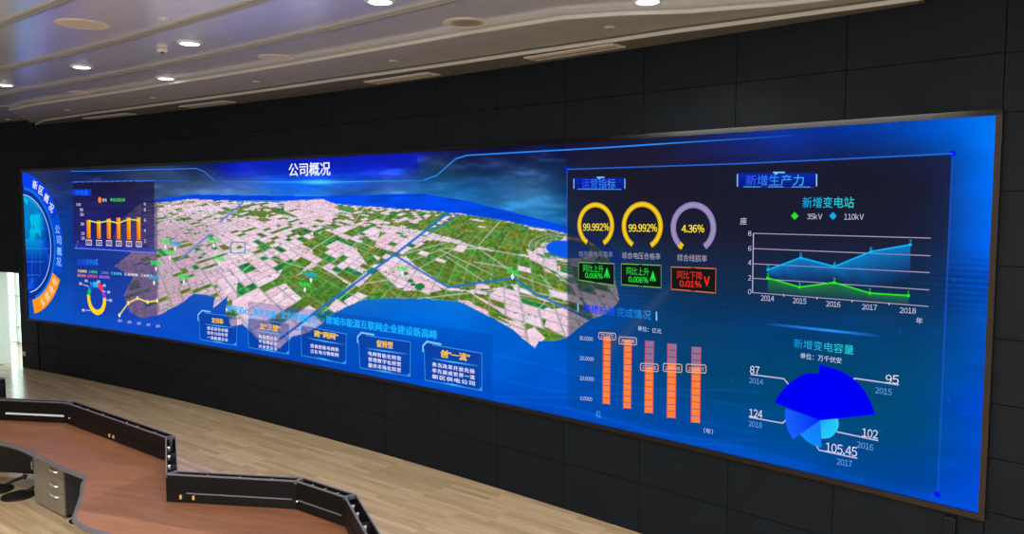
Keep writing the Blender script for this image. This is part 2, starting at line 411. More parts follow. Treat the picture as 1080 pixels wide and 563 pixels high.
rgb = rgb * (1 + (0.55 * far * (nz1 - 0.5))[..., None]) + (far * np.clip(nz1 - 0.55, 0, 1) * 110)[..., None] * np.array([0.8, 0.85, 1.0])
rgb = rgb * (1 + far[..., None] * np.array([-0.22, 0.06, 0.22]))
rgb *= (1 + 0.16 * (fbm(px / 40, py / 14, 11) - 0.5))[..., None]
hdr = in_poly(px, py, [(236, 160), (436, 150), (443, 180), (425, 176), (395, 182), (300, 184), (250, 188), (228, 186)])
rgb = smooth_blend(rgb, (12, 30, 160), 0.75 * hdr * np.clip((194 - py) / 24, 0, 1))
glow = 0.8 * np.exp(-(((px - 336) / 17) ** 2 + ((py - 192) / 2.4) ** 2)) + 0.3 * np.exp(-(((px - 336) / 60) ** 2 + ((py - 192) / 1.6) ** 2))
rgb = smooth_blend(rgb, (90, 215, 255), np.clip(glow, 0, 1))
# fine scan pattern on the right half, drifting wave lines low down
scan = ((px > 600) & (py > 265) & (py < 332) & (px < 1048)) * (0.5 + 0.5 * np.sin(zg * 2 * pi / 0.045)) * np.exp(-((py - 300) / 26) ** 2)
rgb = smooth_blend(rgb, (8, 12, 40), 0.35 * scan)
for k in range(5):
    c = 392 + 15 * k + (px - 600) * 0.14 + 7 * np.sin(px / 47 + k * 1.7)
    rgb = smooth_blend(rgb, (30, 120, 240), 0.3 * np.exp(-((py - c) / 0.9) ** 2) * (px > 520) * (px < 800))
spark = (hash2(np.floor(px / 3), np.floor(py / 3), 9) > 0.9985) & (px > 520)
rgb = smooth_blend(rgb, (40, 120, 235), 0.22 * spark)
wedge = np.exp(-((px - (660 + (352 - py) * 0.95)) / 7) ** 2) * ((py > 290) & (py < 400)) * np.clip((py - 285) / 25, 0, 1) * np.clip((400 - py) / 30, 0, 1)
rgb = smooth_blend(rgb, (70, 80, 120), 0.6 * wedge)
rgba = np.concatenate([lin(np.clip(rgb, 0, 255)), np.ones(px.shape + (1,))], -1)
grid_mesh('display_panel', Sg, zg, rgba, 0.0, led)

# --- the bird's-eye map of a town between river and sea
LAND = [(167,213),(208,210),(239,212),(294,213),(300,212),(340,210),(354,215),(380,217),(425,220),(484,225),(529,232),(599,246),(620,253),(640,268),(648,290),(654,318),(638,332),(623,337),(598,356),(586,360),
        (568,360),(565,368),(540,347),(520,336),(500,326),(483,318),(445,315),(415,315),(385,316),(368,323),(343,336),(342,341),(327,350),(307,356),(295,368),(284,364),(271,357),(256,342),(244,345),(238,329),(240,313),(224,326),
        (226,313),(205,310),(192,320),(179,327),(166,333),(150,336),(137,330),(130,311),(140,292),(120,281),(138,266),(118,250),(128,230),(148,215)]
RIVER = [(150,214),(167,209),(208,204.5),(256,205.5),(328,206.5),(380,205),(445,203.6),(492,211),(542,223.5),(599,238.5),(640,256),(660,272),(650,285),(640,268),(620,253),(599,246),(529,232),(484,225),(425,220),(380,217),(354,215),(340,210),(300,212),(239,212),(208,210),(167,213),(150,217)]
xs = np.arange(114, 662, 0.62)
Scol = np.array([on_screen((x, 270))[0] for x in xs])
Sg, zg = np.meshgrid(Scol, np.arange(1.2, 3.66, 0.0098))
px, py = to_px(Sg, zg)
jx = px + 2.2 * (fbm(px / 9, py / 7, 21) - 0.47); jy = py + 2.0 * (fbm(px / 9, py / 7, 31) - 0.47)
land = in_poly(jx, jy, LAND); river = in_poly(px, jy * 0.3 + py * 0.7, RIVER) & ~land
gX = (px - 400) / (py - 165); gY = 217.0 / (py - 165)
ca, sa = cos(0.955), sin(0.955)
P = gX * ca + gY * sa; Q = -gX * sa + gY * ca
Q = Q + 0.05 * np.sin(P * 2.1); P = P + 0.04 * np.sin(Q * 1.7)
def blocks(P, Q, size, k):
    i, j = np.floor(P / size), np.floor(Q / size); u, v = P / size - i, Q / size - j
    h = hash2(i, j, k)
    su = np.where(h > 0.3, np.where(h > 0.75, 3, 2), 1); sv = np.where(hash2(i, j, k + 1) > 0.45, 2, 1)
    a, b = np.floor(u * su), np.floor(v * sv)
    du = np.minimum(u * su - a, 1 - (u * su - a)) / su * size; dv = np.minimum(v * sv - b, 1 - (v * sv - b)) / sv * size
    return hash2(i * 7 + a, j * 5 + b, k + 2), np.minimum(du, dv), hash2(i * 3 + a, j * 11 + b, k + 3)
idb, edge, tint = blocks(P, Q, 0.19, 40)
idb2, edge2, tint2 = blocks(P + 0.03, Q, 0.115, 140)               # finer town blocks toward the left
town = (px < 236 + 9 * np.sin(py / 7)) & (py > 222)
idb = np.where(town, idb2, idb); edge = np.where(town, edge2 * 1.25, edge); tint = np.where(town, tint2, tint)
GREEN = [[(484,226),(529,233),(599,247),(590,254),(572,256),(560,268),(530,268),(503,259),(484,253),(450,244),(470,234)],
         [(458,252),(484,257),(503,262),(560,272),(600,300),(622,330),(600,324),(570,316),(545,300),(515,304),(493,306),(473,303),(440,281),(424,268)],
         [(462,306),(493,307),(545,340),(500,326),(480,317),(447,315),(415,315),(386,313),(400,306)],
         [(417,310),(386,313),(375,306),(397,286),(413,296)], [(318,257),(343,243),(357,248),(334,265)], [(300,298),(335,279),(368,300),(340,332),(322,318)],
         [(258,226),(264,222),(284,224),(279,230)], [(455,228),(474,224),(448,244),(430,240)], [(376,262),(392,268),(402,278),(388,280)], [(286,304),(300,282),(318,270),(330,276),(304,298)]]
PINK = [[(404,237),(450,244),(484,254),(503,260),(470,255),(452,252),(424,268),(395,260)], [(418,271),(428,270),(466,306),(452,309),(440,303),(420,304),(396,282)],
        [(493,307),(512,311),(540,300),(546,311),(562,337),(552,341),(515,318)], [(482,316),(494,317),(537,340),(533,343),(500,327)], [(546,352),(563,345),(575,356),(565,369)],
        [(581,326),(600,324),(624,338),(597,355),(574,344)], [(569,328),(579,324),(587,330),(579,335)], [(363,317),(378,308),(388,312),(368,323)], [(300,212),(340,210),(354,215),(350,236),(335,238),(300,222)], [(555,262),(566,268),(592,282),(590,288),(560,274)]]
isg = np.zeros(px.shape, bool); isp = np.zeros(px.shape, bool)
for p in GREEN: isg |= in_poly(jx, jy, p)
for p in PINK: isp |= in_poly(px, py, p)
green_p = np.where(px < 250, 0.17, np.where(px < 330, 0.34, 0.46)); green_p = np.where(py < 232, green_p + 0.14, green_p)
green = np.where(isp, idb > 0.97, np.where(isg, idb > 0.05, idb < green_p))
n1 = fbm(px / 3.1, py / 2.1, 50); n2 = fbm(px / 8, py / 4.5, 60); n3 = hash2(np.floor(px * 1.6), np.floor(py * 1.8), 70)
pink = np.stack([248 + 12 * tint, 206 + 24 * tint, 222 + 28 * tint], -1) * (0.86 + 0.24 * n1)[..., None]
dense = np.clip((245 - px) / 45, 0, 1) * np.clip((py - 222) / 25, 0, 1)
pink = pink * (1 - 0.18 * dense * (n3 > 0.5))[..., None]
pink = smooth_blend(pink, (180, 140, 160), 0.40 * dense)
grn = np.stack([74 + 110 * (n2 - 0.3), 118 + 50 * (n1 - 0.4) + 18 * tint, 34 + 22 * tint], -1)
grn = np.where((tint > 0.72)[..., None] & (~isg)[..., None], np.array([40, 134, 62.]) * (0.8 + 0.4 * n1)[..., None], grn)
grn *= (0.74 + 0.5 * n1)[..., None]
rgb = np.where(green[..., None], grn, pink)
spot = (fbm(px / 3.4, py / 2.2, 80) > 0.70) & ~green
rgb = smooth_blend(rgb, (80, 140, 84), 0.8 * spot)
roof = (n3 > 0.86) & ~green
rgb = smooth_blend(rgb, (150, 110, 140), 0.3 * roof)
rd = np.clip(1 - edge / 0.010, 0, 1) * np.where(isg, 0.42, 0.65)
rgb = np.where(green[..., None], smooth_blend(rgb, (176, 196, 184), rd), smooth_blend(rgb, (112, 132, 138), rd * 0.95))
# trunk roads
for pts, w in (([(529,232),(505,258)],0.6), ([(404,237),(503,261),(560,271),(610,300)],0.7), ([(424,268),(470,256)],0.5), ([(340,330),(377,300),(440,290)],0.6), ([(484,318),(540,345)],0.5), ([(440,315),(520,306),(600,320)],0.6),
               ([(505,262),(545,290),(600,310),(640,318)],0.6), ([(300,262),(330,276),(372,300)],0.5), ([(250,262),(330,285)],0.5), ([(462,262),(520,290)],0.5), ([(440,284),(480,262),(520,262)],0.5), ([(470,270),(510,296)],0.5),
               ([(500,276),(540,283),(541,291)],0.6), ([(520,305),(560,336),(568,352)],0.6), ([(553,341),(585,308)],0.6), ([(540,345),(600,324)],0.4), ([(560,308),(620,318),(650,320)],0.7), ([(570,290),(596,318)],0.5), ([(430,276),(468,262),(505,262)],0.5), ([(575,272),(600,300),(606,318)],0.5),
               ([(395,262),(350,240),(300,226)],0.45), ([(310,240),(275,270),(240,300)],0.5), ([(385,218),(372,236),(330,262)],0.5), ([(415,219),(395,240),(350,278)],0.5)):
    rgb = smooth_blend(rgb, (206, 216, 212), 0.75 * np.clip(1.4 - seg_dist(px, py, pts) / w, 0, 1))
ex, ey = (px - 599) / 24.0, (py - 263 - (px - 599) * 0.10) / 9.5
er = np.hypot(ex, ey)
for k, r in enumerate((1.16, 1.42, 1.7)):
    rgb = smooth_blend(rgb, (190, 200, 205), 0.7 * np.clip(1.3 - np.abs(er - r) / 0.035, 0, 1) * ((ex < 0.9) | (ey > 0)))
rgb = smooth_blend(rgb, (60, 150, 150), 0.5 * ((er > 1.42) & (er < 1.7) & (n1 > 0.5)))
rgb = smooth_blend(rgb, (196, 170, 186), 0.85 * ((er > 1.2) & (er < 1.4) & (ey > 0.25) & (n2 > 0.4)))
rgb = smooth_blend(rgb, (12, 90, 236), np.clip((1.0 - er) * 14, 0, 1))
for cxp, cyp, s in ((443, 302, 1.6), (428, 288, 0.9), (433, 296, 1.0), (436, 300, 0.8)):    # little woods in the pink quarter
    rgb = smooth_blend(rgb, (30, 128, 60), 1.0 * (np.hypot((px - cxp) / 5.5, (py - cyp) / 3.6) + 0.5 * (n2 - 0.5) < s * 0.62))
for pts, c, w in (([(476,222),(417,268),(330,331),(296,357)],(28,112,214),1.15), ([(417,269),(444,286),(473,303),(543,293),(562,308),(624,338)],(28,112,206),1.0),
                  ([(256,214),(232,234)],(112,130,214),1.0), ([(222,247),(213,254),(189,274)],(112,130,214),1.0), ([(484,226),(452,247)],(36,120,220),0.5)):
    rgb = smooth_blend(rgb, c, np.clip(1.5 - seg_dist(px, py, pts) / w, 0, 1))
sq = np.abs(np.abs((px - 251) / 12 + (py - 261) / 9) + np.abs((px - 251) / 12 - (py - 261) / 9) - 1.25)
rgb = smooth_blend(rgb, (60, 150, 170), 0.8 * (sq < 0.14))
# river and shore
rgb = np.where(river[..., None], np.array([4, 72, 226.]) * (0.86 + 0.3 * fbm(px / 20, py / 6, 90))[..., None], rgb)
edge_l = in_poly(jx, jy + 1.1, LAND) & in_poly(jx, jy - 1.1, LAND)
rgb = np.where((land & ~edge_l & (py > 240))[..., None], rgb * 0.6 + np.array([60, 70, 70.]), rgb)
shade = np.clip((px - 598) / 3, 0, 1)
rgb = rgb * (1 - 0.30 * shade)[..., None]                # the picture's own translucent chart plate lies over its right end
ux = np.clip((167 - px) / 2, 0, 1)
rgb = smooth_blend(rgb, (60, 44, 92), 0.52 * ux)
rgba = np.concatenate([lin(np.clip(rgb, 0, 255)), np.ones(px.shape + (1,))], -1)
under = land | river
grid_mesh('map_picture', Sg, zg, rgba, 0.002, led, keep=under).__setitem__('label', "bird's-eye map of pink town blocks and green fields")

# --- chart graphics: flat coloured shapes on the display surface
LAYER = 0.0018
_text_cache = {}
SPACING = [1.0]
def glyphs(body):
    key = (body, SPACING[0])
    if key not in _text_cache:
        cu = bpy.data.curves.new('t', 'FONT'); cu.body = body; cu.resolution_u = 2; cu.space_character = SPACING[0]
        o = bpy.data.objects.new('t', cu); COL.objects.link(o)
        me = bpy.data.meshes.new_from_object(o.evaluated_get(bpy.context.evaluated_depsgraph_get()))
        _text_cache[key] = ([(v.co.x, v.co.y) for v in me.vertices], [tuple(p.vertices) for p in me.polygons])
        bpy.data.objects.remove(o); bpy.data.curves.remove(cu); bpy.data.meshes.remove(me)
    return _text_cache[key]
def text_mesh(body, bold):                               # latin letters and figures in the same face as the Chinese ones
    if body.isascii():
        vs, fs, x = [], [], 0.0
        for ch in body:
            v, f = glyphs(chr(ord(ch) + 0xFEE0))
            x0 = min(q[0] for q in v); x1 = max(q[0] for q in v)
            cell = 0.57 if ch.isdigit() else (x1 - x0) + 0.1
            k = len(vs); o = x + (cell - (x1 - x0)) / 2 - x0
            vs += [(q[0] + o, q[1]) for q in v]; fs += [tuple(i + k for i in g_) for g_ in f]; x += cell
    else:
        vs, fs = glyphs(body)
    if bold > 0.02:                                      # heavier strokes: the same outlines, slightly shifted
        b = bold; n_ = len(vs)
        vs = [(x - b, y) for x, y in vs] + [(x + b, y) for x, y in vs] + [(x, y + b * 0.6) for x, y in vs]
        fs = [tuple(i + k * n_ for i in f) for k in range(3) for f in fs]
    return vs, fs
class G:
    def __init__(s, layer): s.d = 0.003 + LAYER * layer; s.v = []; s.f = []; s.c = []
    def add(s, sz, fs, cols):
        k = len(s.v); s.v += sz; s.f += [tuple(i + k for i in f) for f in fs]
        s.c += cols if isinstance(cols, list) else [cols] * len(sz)
    @staticmethod
    def col(c, a=1.0): return (*lin(c), a)
    def quad(s, p, c, a=1.0, n=None, c2=None, a2=None):  # p: 4 pixels tl tr br bl ; c2/a2: colour at the bottom
        tl, tr, br, bl = (on_screen(q) for q in p)
        n = n or max(1, int(math.ceil(abs(tr[0] - tl[0]) / 0.2)))
        A = s.col(c, a); B = s.col(c2 or c, a if a2 is None else a2)
        vs = []; cs = []
        for i in range(n + 1):
            t = i / n
            vs += [(tl[0] + (tr[0] - tl[0]) * t, tl[1] + (tr[1] - tl[1]) * t), (bl[0] + (br[0] - bl[0]) * t, bl[1] + (br[1] - bl[1]) * t)]
            cs += [A, B]
        s.add(vs, [(2 * i, 2 * i + 1, 2 * i + 3, 2 * i + 2) for i in range(n)], cs)
    def line(s, pts, w, c, a=1.0, closed=False, ends=None):   # w in metres; ends: alpha at the two ends
        P = [on_screen(q) for q in pts]
        if closed: P = P + P[:1]
        Q = []
        for (x0, y0), (x1, y1) in zip(P[:-1], P[1:]):
            n = max(1, int(hypot(x1 - x0, y1 - y0) / 0.2)); Q += [(x0 + (x1 - x0) * i / n, y0 + (y1 - y0) * i / n) for i in range(n)]
        Q.append(P[-1])
        vs = []; cs = []
        for i, q in enumerate(Q):
            p0 = Q[i - 1] if i else (Q[-2] if closed else q); p1 = Q[i + 1] if i < len(Q) - 1 else (Q[1] if closed else q)
            d0 = Vector((q[0] - p0[0], q[1] - p0[1])); d1 = Vector((p1[0] - q[0], p1[1] - q[1]))
            d0 = d0.normalized() if d0.length > 1e-9 else d1.normalized(); d1 = d1.normalized() if d1.length > 1e-9 else d0
            t = (d0 + d1); t = t.normalized() if t.length > 1e-6 else d1
            k = 1 / max(0.4, abs(t.dot(d1)))
            nx, ny = -t.y * w / 2 * k, t.x * w / 2 * k
            al = a if ends is None else ends[0] + (ends[1] - ends[0]) * i / (len(Q) - 1)
            vs += [(q[0] + nx, q[1] + ny), (q[0] - nx, q[1] - ny)]; cs += [s.col(c, al)] * 2
        s.add(vs, [(2 * i, 2 * i + 1, 2 * i + 3, 2 * i + 2) for i in range(len(Q) - 1)], cs)
    def arc(s, ctr, r0, r1, a0, a1, c, n=48, c2=None, smin=None):   # ctr (S,z), radii in metres, degrees
        vs = []; cs = []
        for i in range(n + 1):
            t = math.radians(a0 + (a1 - a0) * i / n)
            for r, cc in ((r0, c), ((r0 + r1) / 2, c2 or c), (r1, c)):
                S = ctr[0] + r * cos(t)
                if smin is not None: S = max(S, smin)
                vs.append((S, ctr[1] + r * sin(t))); cs.append(s.col(cc))
        s.add(vs, [(3 * i + k, 3 * i + 1 + k, 3 * i + 4 + k, 3 * i + 3 + k) for i in range(n) for k in (0, 1)], cs)
    def fan(s, ctr, arc, c, c2=None, a=1.0):             # pixels
        P = [on_screen(q) for q in arc]; o = on_screen(ctr); n = 6; vs = []; cs = []
        A, B = np.array(s.col(c2 or c, a)), np.array(s.col(c, a))
        for p in P:
            for k in range(n + 1):
                t = k / n; vs.append((o[0] + (p[0] - o[0]) * t, o[1] + (p[1] - o[1]) * t)); cs.append(tuple(A + (B - A) * t))
        s.add(vs, [(i * (n + 1) + k, i * (n + 1) + k + 1, (i + 1) * (n + 1) + k + 1, (i + 1) * (n + 1) + k) for i in range(len(P) - 1) for k in range(n)], cs)
    def dot(s, p, r, c, n=14, a=1.0):
        o = on_screen(p); s.add([(o[0] + r * cos(2 * pi * k / n), o[1] + r * sin(2 * pi * k / n)) for k in range(n)], [tuple(range(n))], s.col(c, a))
    def poly(s, pts, c, a=1.0):
        s.add([on_screen(p) for p in pts], [tuple(range(len(pts)))], s.col(c, a))
    def text(s, body, lb, rb, h, c, c2=None, bold=0.012, a=1.0):    # left/right base pixels, height in px at the left end
        vs, fs = text_mesh(body, bold)
        x0 = min(v[0] for v in vs); x1 = max(v[0] for v in vs); y0 = min(v[1] for v in vs); y1 = max(v[1] for v in vs)
        L = on_screen(lb); Rr = on_screen(rb); T = on_screen((lb[0], lb[1] - h))
        A = np.array(s.col(c, a)); B = np.array(s.col(c2 or c, a)); out = []; cs = []
        for x, y in vs:
            u = (x - x0) / (x1 - x0); v = (y - y0) / max(y1 - y0, 1e-6)
            out.append((L[0] + (Rr[0] - L[0]) * u, L[1] + (Rr[1] - L[1]) * u + (T[1] - L[1]) * v)); cs.append(tuple(A + (B - A) * u))
        s.add(out, fs, cs)
    def box_text(s, body, box, c, **k):                             # box x0,y0,x1,y1
        s.text(body, (box[0], box[3]), (box[2], box[3]), box[3] - box[1], c, **k)
    def build(s, name, parent=led, label=None):
        me = bpy.data.meshes.new(name)
        me.from_pydata([W(S, s.d, z) for S, z in s.v], [], s.f); me.update()
        set_colors(me, np.array(s.c)); me.materials.append(M_PIX)
        o = link(name, me, parent)
        if label: o['label'] = label
        return o

WHITE, PALE, CYAN, BLUE_L = (236, 232, 246), (206, 200, 226), (20, 200, 240), (60, 150, 255)
# header
g = G(2)
g.line([(75, 180.5), (100, 180.5), (160, 178.8), (207, 177.6), (216, 181), (227, 191)], 0.013, (50, 130, 240))
g.line([(146, 191.6), (165, 190.6), (200, 191)], 0.012, (40, 100, 220), 0.7)
g.line([(447, 190), (461, 185), (481, 167.5), (493, 163.8), (560, 160), (640, 155.6), (700, 151.6)], 0.014, (40, 140, 255))
g.line([(700, 151.6), (780, 146.6), (850, 142)], 0.012, (40, 140, 255), ends=(1, 0))
g.line([(230, 191.6), (336, 192)], 0.012, (60, 190, 255), ends=(0, 0.7)); g.line([(336, 192), (446, 190.4)], 0.012, (60, 190, 255), ends=(0.7, 0.2))
g.build('header_line', label='thin glowing blue line sweeping under the title')
g = G(2); g.text('公司概况', (305, 186.2), (349, 185), 14, (240, 244, 255), bold=0.022); g.build('title_text', label='white title lettering at the top of the picture')

# globe emblem at the left end
C0 = on_screen((25, 257)); rr = 1.36
g = G(1)
n = 80; m = 40
vs, fs, cs = [], [], []
for i in range(m + 1):
    for k in range(n + 1):
        t = -pi / 2 + pi * k / n; r = 1.14 * i / m
        S, z = C0[0] + r * cos(t), C0[1] + r * sin(t); vs.append((max(S, 0.0), z))
        q = fbm(np.array(S * 3.4 + 4), np.array(z * 3.0), 7)
        base = np.array([8, 50, 150.]) if r > 0.98 else np.array([8, 58, 178.])
        top = np.clip((z - C0[1] + 0.35) / 0.6, 0, 1) * np.clip((1.02 - r) / 0.1, 0, 1) * np.clip((0.8 - S) / 0.3, 0, 1)
        c = base * (1 - top) + np.array([0, 196, 238.]) * top
        if q > 0.5 and r < 0.94: c = c * 0.45 + (np.array([10, 60, 150.]) if z > C0[1] + 0.1 else np.array([20, 104, 240.])) * 0.55
        cs.append(G.col(np.clip(c * (0.85 + 0.3 * q), 0, 255)))
g.add(vs, [(i * (n + 1) + k, i * (n + 1) + k + 1, (i + 1) * (n + 1) + k + 1, (i + 1) * (n + 1) + k) for i in range(m) for k in range(n)], cs)
emb = g.build('globe_emblem', label='cyan globe with a ring of menu buttons')
g = G(2)
g.arc(C0, 0.985, 1.005, -80, 88, (170, 215, 255), smin=0.0); g.arc(C0, 1.1, 1.16, -72, 84, (20, 110, 225), smin=0.0)
for k in range(3): g.line([(28, 262 + 14 * k), (52 - 5 * k, 262 + 14 * k)], 0.012, (70, 140, 230), 0.6)
g.line([(34, 240), (34, 300)], 0.012, (70, 140, 230), 0.5); g.line([(43, 246), (43, 292)], 0.012, (70, 140, 230), 0.4)
g.build('ring_line', emb)
for a0, a1, c, body, tc in ((28, 92, (8, 66, 240), '新区概况', WHITE), (-24, 26, (6, 74, 216), '公司概况', (140, 190, 255)), (-78, -28, (255, 150, 22), '主营业务', (255, 225, 190))):
    g = G(3); g.arc(C0, 1.16, 1.44, a0, a1, c, smin=0.0); b = g.build('ring_button', emb, label='orange ring button' if c[0] > 200 else 'blue ring button')
    g = G(4)
    for k, ch in enumerate(body):
        t = {0: 66 - 10.5 * k, 1: 14 - 9.5 * k, 2: -62 + 9.5 * k}[(8, 6, 255).index(c[0])]
        S, z = C0[0] + 1.3 * cos(math.radians(t)), C0[1] + 1.3 * sin(math.radians(t))
        vv, ff = text_mesh(ch, 0.03); w = 0.17
        x0 = min(v[0] for v in vv); x1 = max(v[0] for v in vv); y0 = min(v[1] for v in vv); y1 = max(v[1] for v in vv)
        rot = math.radians(t - 90) * (0.6 if a0 > 20 else 0.0) if a0 > -30 else math.radians(40)
        pts = []
        for x, y in vv:
            ux_, uy_ = ((x - x0) / (x1 - x0) - 0.5) * w, ((y - y0) / (y1 - y0) - 0.5) * w
            pts.append((S + ux_ * cos(rot) - uy_ * sin(rot), z + ux_ * sin(rot) + uy_ * cos(rot)))
        g.add(pts, ff, G.col(tc))
    g.build('button_text', emb)

# small bar chart, top left
g = G(1); g.quad([(77, 192), (163, 190.5), (163, 262), (77, 257)], (28, 20, 44), 0.84, c2=(40, 34, 120), a2=0.74)
g.line([(77, 192), (163, 190.5)], 0.02, (60, 110, 230)); g.quad([(80, 256), (163, 261), (163, 266), (79, 261)], (40, 50, 160), 0.8)
g.line([(79, 261.5), (163, 266.4)], 0.02, (90, 130, 255)); g.line([(80, 262), (82.5, 254)], 0.03, (110, 170, 255)); g.line([(162.5, 267), (160, 259)], 0.03, (110, 170, 255))
sb = g.build('column_chart', label='small dark chart of six orange columns')
g = G(2); g.quad([(77, 199.5), (96.5, 199.5), (96.5, 206.5), (77, 206)], (8, 60, 220)); g.line([(77.5, 199.5), (77.5, 206)], 0.02, WHITE); g.line([(96, 199.5), (96, 206.5)], 0.02, WHITE)
g.build('heading_plate', sb)
g = G(3); g.box_text('供电量', (80, 200.5, 93.5, 205.6), (20, 130, 255)); g.dot((105.7, 210.8), 0.055, (255, 140, 60)); g.box_text('售电', (108.5, 209.2, 113, 212.8), WHITE)
g.dot((117.8, 210.6), 0.03, (60, 220, 60)); g.box_text('同比增长率', (119.5, 208.8, 132.5, 212.8), (70, 210, 70), bold=0.03)
for y, b, x0 in ((216, '亿千瓦时', 81), (221.5, '300', 84.5), (226.5, '250', 85), (236.5, '200', 85.5), (246.5, '150', 86), (251.5, '100', 86.2)): g.box_text(b, (x0, y - 2, x0 + 3.8 + (1 if y < 218 else 0), y + 1.2), PALE, bold=0.03)
for y, b in ((215.5, '%'), (221.5, '8'), (232.5, '6'), (243.5, '4'), (254.5, '2')): g.box_text(b, (152.3, y - 2.2, 154.4, y + 1.4), PALE, bold=0.03)
g.build('axis_text', sb)
tops = (232, 232.8, 230.6, 229.6, 229.4, 229.2); bx = (93.7, 104.4, 115, 125.2, 136, 146.4)
for k, (x, y) in enumerate(zip(bx, tops)):
    g = G(2); b0 = 251 + 0.36 * k
    g.quad([(x - 2.1, y), (x, y), (x + 0.2, b0 + .2), (x - 1.7, b0)], (255, 150, 10), c2=(240, 110, 20)); g.quad([(x, y), (x + 2.0, y), (x + 2.2, b0 + .3), (x + 0.2, b0 + .2)], (255, 196, 30), c2=(255, 140, 10))
    g.build('bar', sb)
    g = G(2); x += 0.4; y = 255.6 + 0.36 * k
    g.line([(x - 2.8, y - 2.6), (x + 2.8, y - 2.4), (x + 2.8, y + 2.7), (x - 2.8, y + 2.4)], 0.014, WHITE, closed=True); g.box_text(str(2013 + k)[2:], (x - 1.7, y - 1.3, x + 1.7, y + 1.3), WHITE)
    g.build('year_tag', sb)
g = G(3); g.line([(93.7, 232.6), (104.4, 235), (115, 232.8), (125.2, 235.4), (136, 231.2), (148, 232.4)], 0.022, (225, 235, 90)); g.build('trend_line', sb)

# ring chart and small line chart, bottom left
g = G(1); g.quad([(77, 270), (168, 276), (168, 338), (77, 331)], (30, 40, 130), 0.24)
rc = g.build('ring_chart', label='small ring chart with a yellow main part')
D0 = on_screen((102.2, 314.6)); 
for a0, a1, c in ((-190, 6, (255, 214, 24)), (6, 40, (150, 60, 230)), (40, 78, (240, 60, 60)), (78, 112, (30, 190, 240)), (112, 142, (20, 90, 240)), (142, 170, (30, 190, 90))):
    g = G(2); g.arc(D0, 0.215, 0.315, a0, a1, c, n=24); g.build('ring_segment', rc)
g = G(2); g.box_text('用电量构成', (81.5, 273, 104, 279.6), (10, 70, 235), c2=(30, 130, 255), bold=0.03)
for x0, x1, c in ((82, 92, (250, 230, 120)), (94, 103, (90, 210, 110)), (107, 115, (120, 130, 250)), (117, 129, (90, 210, 220)), (131, 146, WHITE), (149, 161, WHITE)): g.text('工业用电', (x0, 287 + (x0 - 82) * 0.07), (x1, 287 + (x1 - 82) * 0.07), 3, c, bold=0.03)
for x0, x1, c in ((82, 91, (255, 130, 80)), (92.5, 103, (240, 90, 110)), (105, 116, (180, 120, 240))): g.text('居民用电', (x0, 291.6 + (x0 - 82) * 0.07), (x1, 291.6 + (x1 - 82) * 0.07), 3, c, bold=0.03)
for x, y in ((85.5, 299), (91.5, 296), (104.5, 297), (110.5, 301), (115, 308), (117, 316.6), (88.5, 327)): g.box_text('8%', (x - 1.6, y - 1.5, x + 1.6, y + 1.5), WHITE, bold=0.03)
for a, b in (((88, 300), (94, 302)), ((95.5, 297.5), (97, 300)), ((112, 307.5), (108.6, 307)), ((115, 316.6), (110.6, 315.6)), ((91, 327), (96, 327.4))): g.line([a, b], 0.015, PALE)
g.build('legend_text', rc)
g = G(2); L5 = [(126.3, 332.3), (135.6, 319.4), (145.4, 314.4), (156, 318.4), (166, 317)]
g.line(L5, 0.028, (246, 222, 90))
for p in L5: g.dot(p, 0.035, (255, 250, 220))
for k in range(5): g.box_text(str(2014 + k), (124.8 + 10 * k, 336.8 + 1.4 * k, 129 + 10 * k, 339.4 + 1.4 * k), PALE, bold=0.03)
g.build('line_chart', label='small yellow line chart with five points')

# map pins
def pin(x, y, c):
    g = G(3); g.dot((x, y - 2.6), 0.026, (240, 250, 245)); g.poly([(x - 1.3, y - 2.2), (x + 1.3, y - 2.2), (x, y + 1.2)], (240, 250, 245)); g.dot((x, y - 2.6), 0.014, (40, 90, 60))
    g.text('变电站', (x - 6, y - 6), (x + 6, y - 4.6), 4.6, c, bold=0.08)
    g.build('map_pin', led, 'white pin with a %s station name' % ('green' if c[1] > 180 and c[2] < 120 else 'blue'))
GR, BL = (20, 225, 80), (20, 170, 220)
for x, y, c in ((425, 290.5, GR), (541, 294, GR), (322, 307.5, GR), (328.5, 297.5, BL), (179.5, 273.5, GR), (185, 264, BL), (175, 262, GR), (194.5, 299, GR), (226, 260.5, GR), (232, 280, GR), (165, 285, GR), (163, 300, BL)): pin(x, y, c)

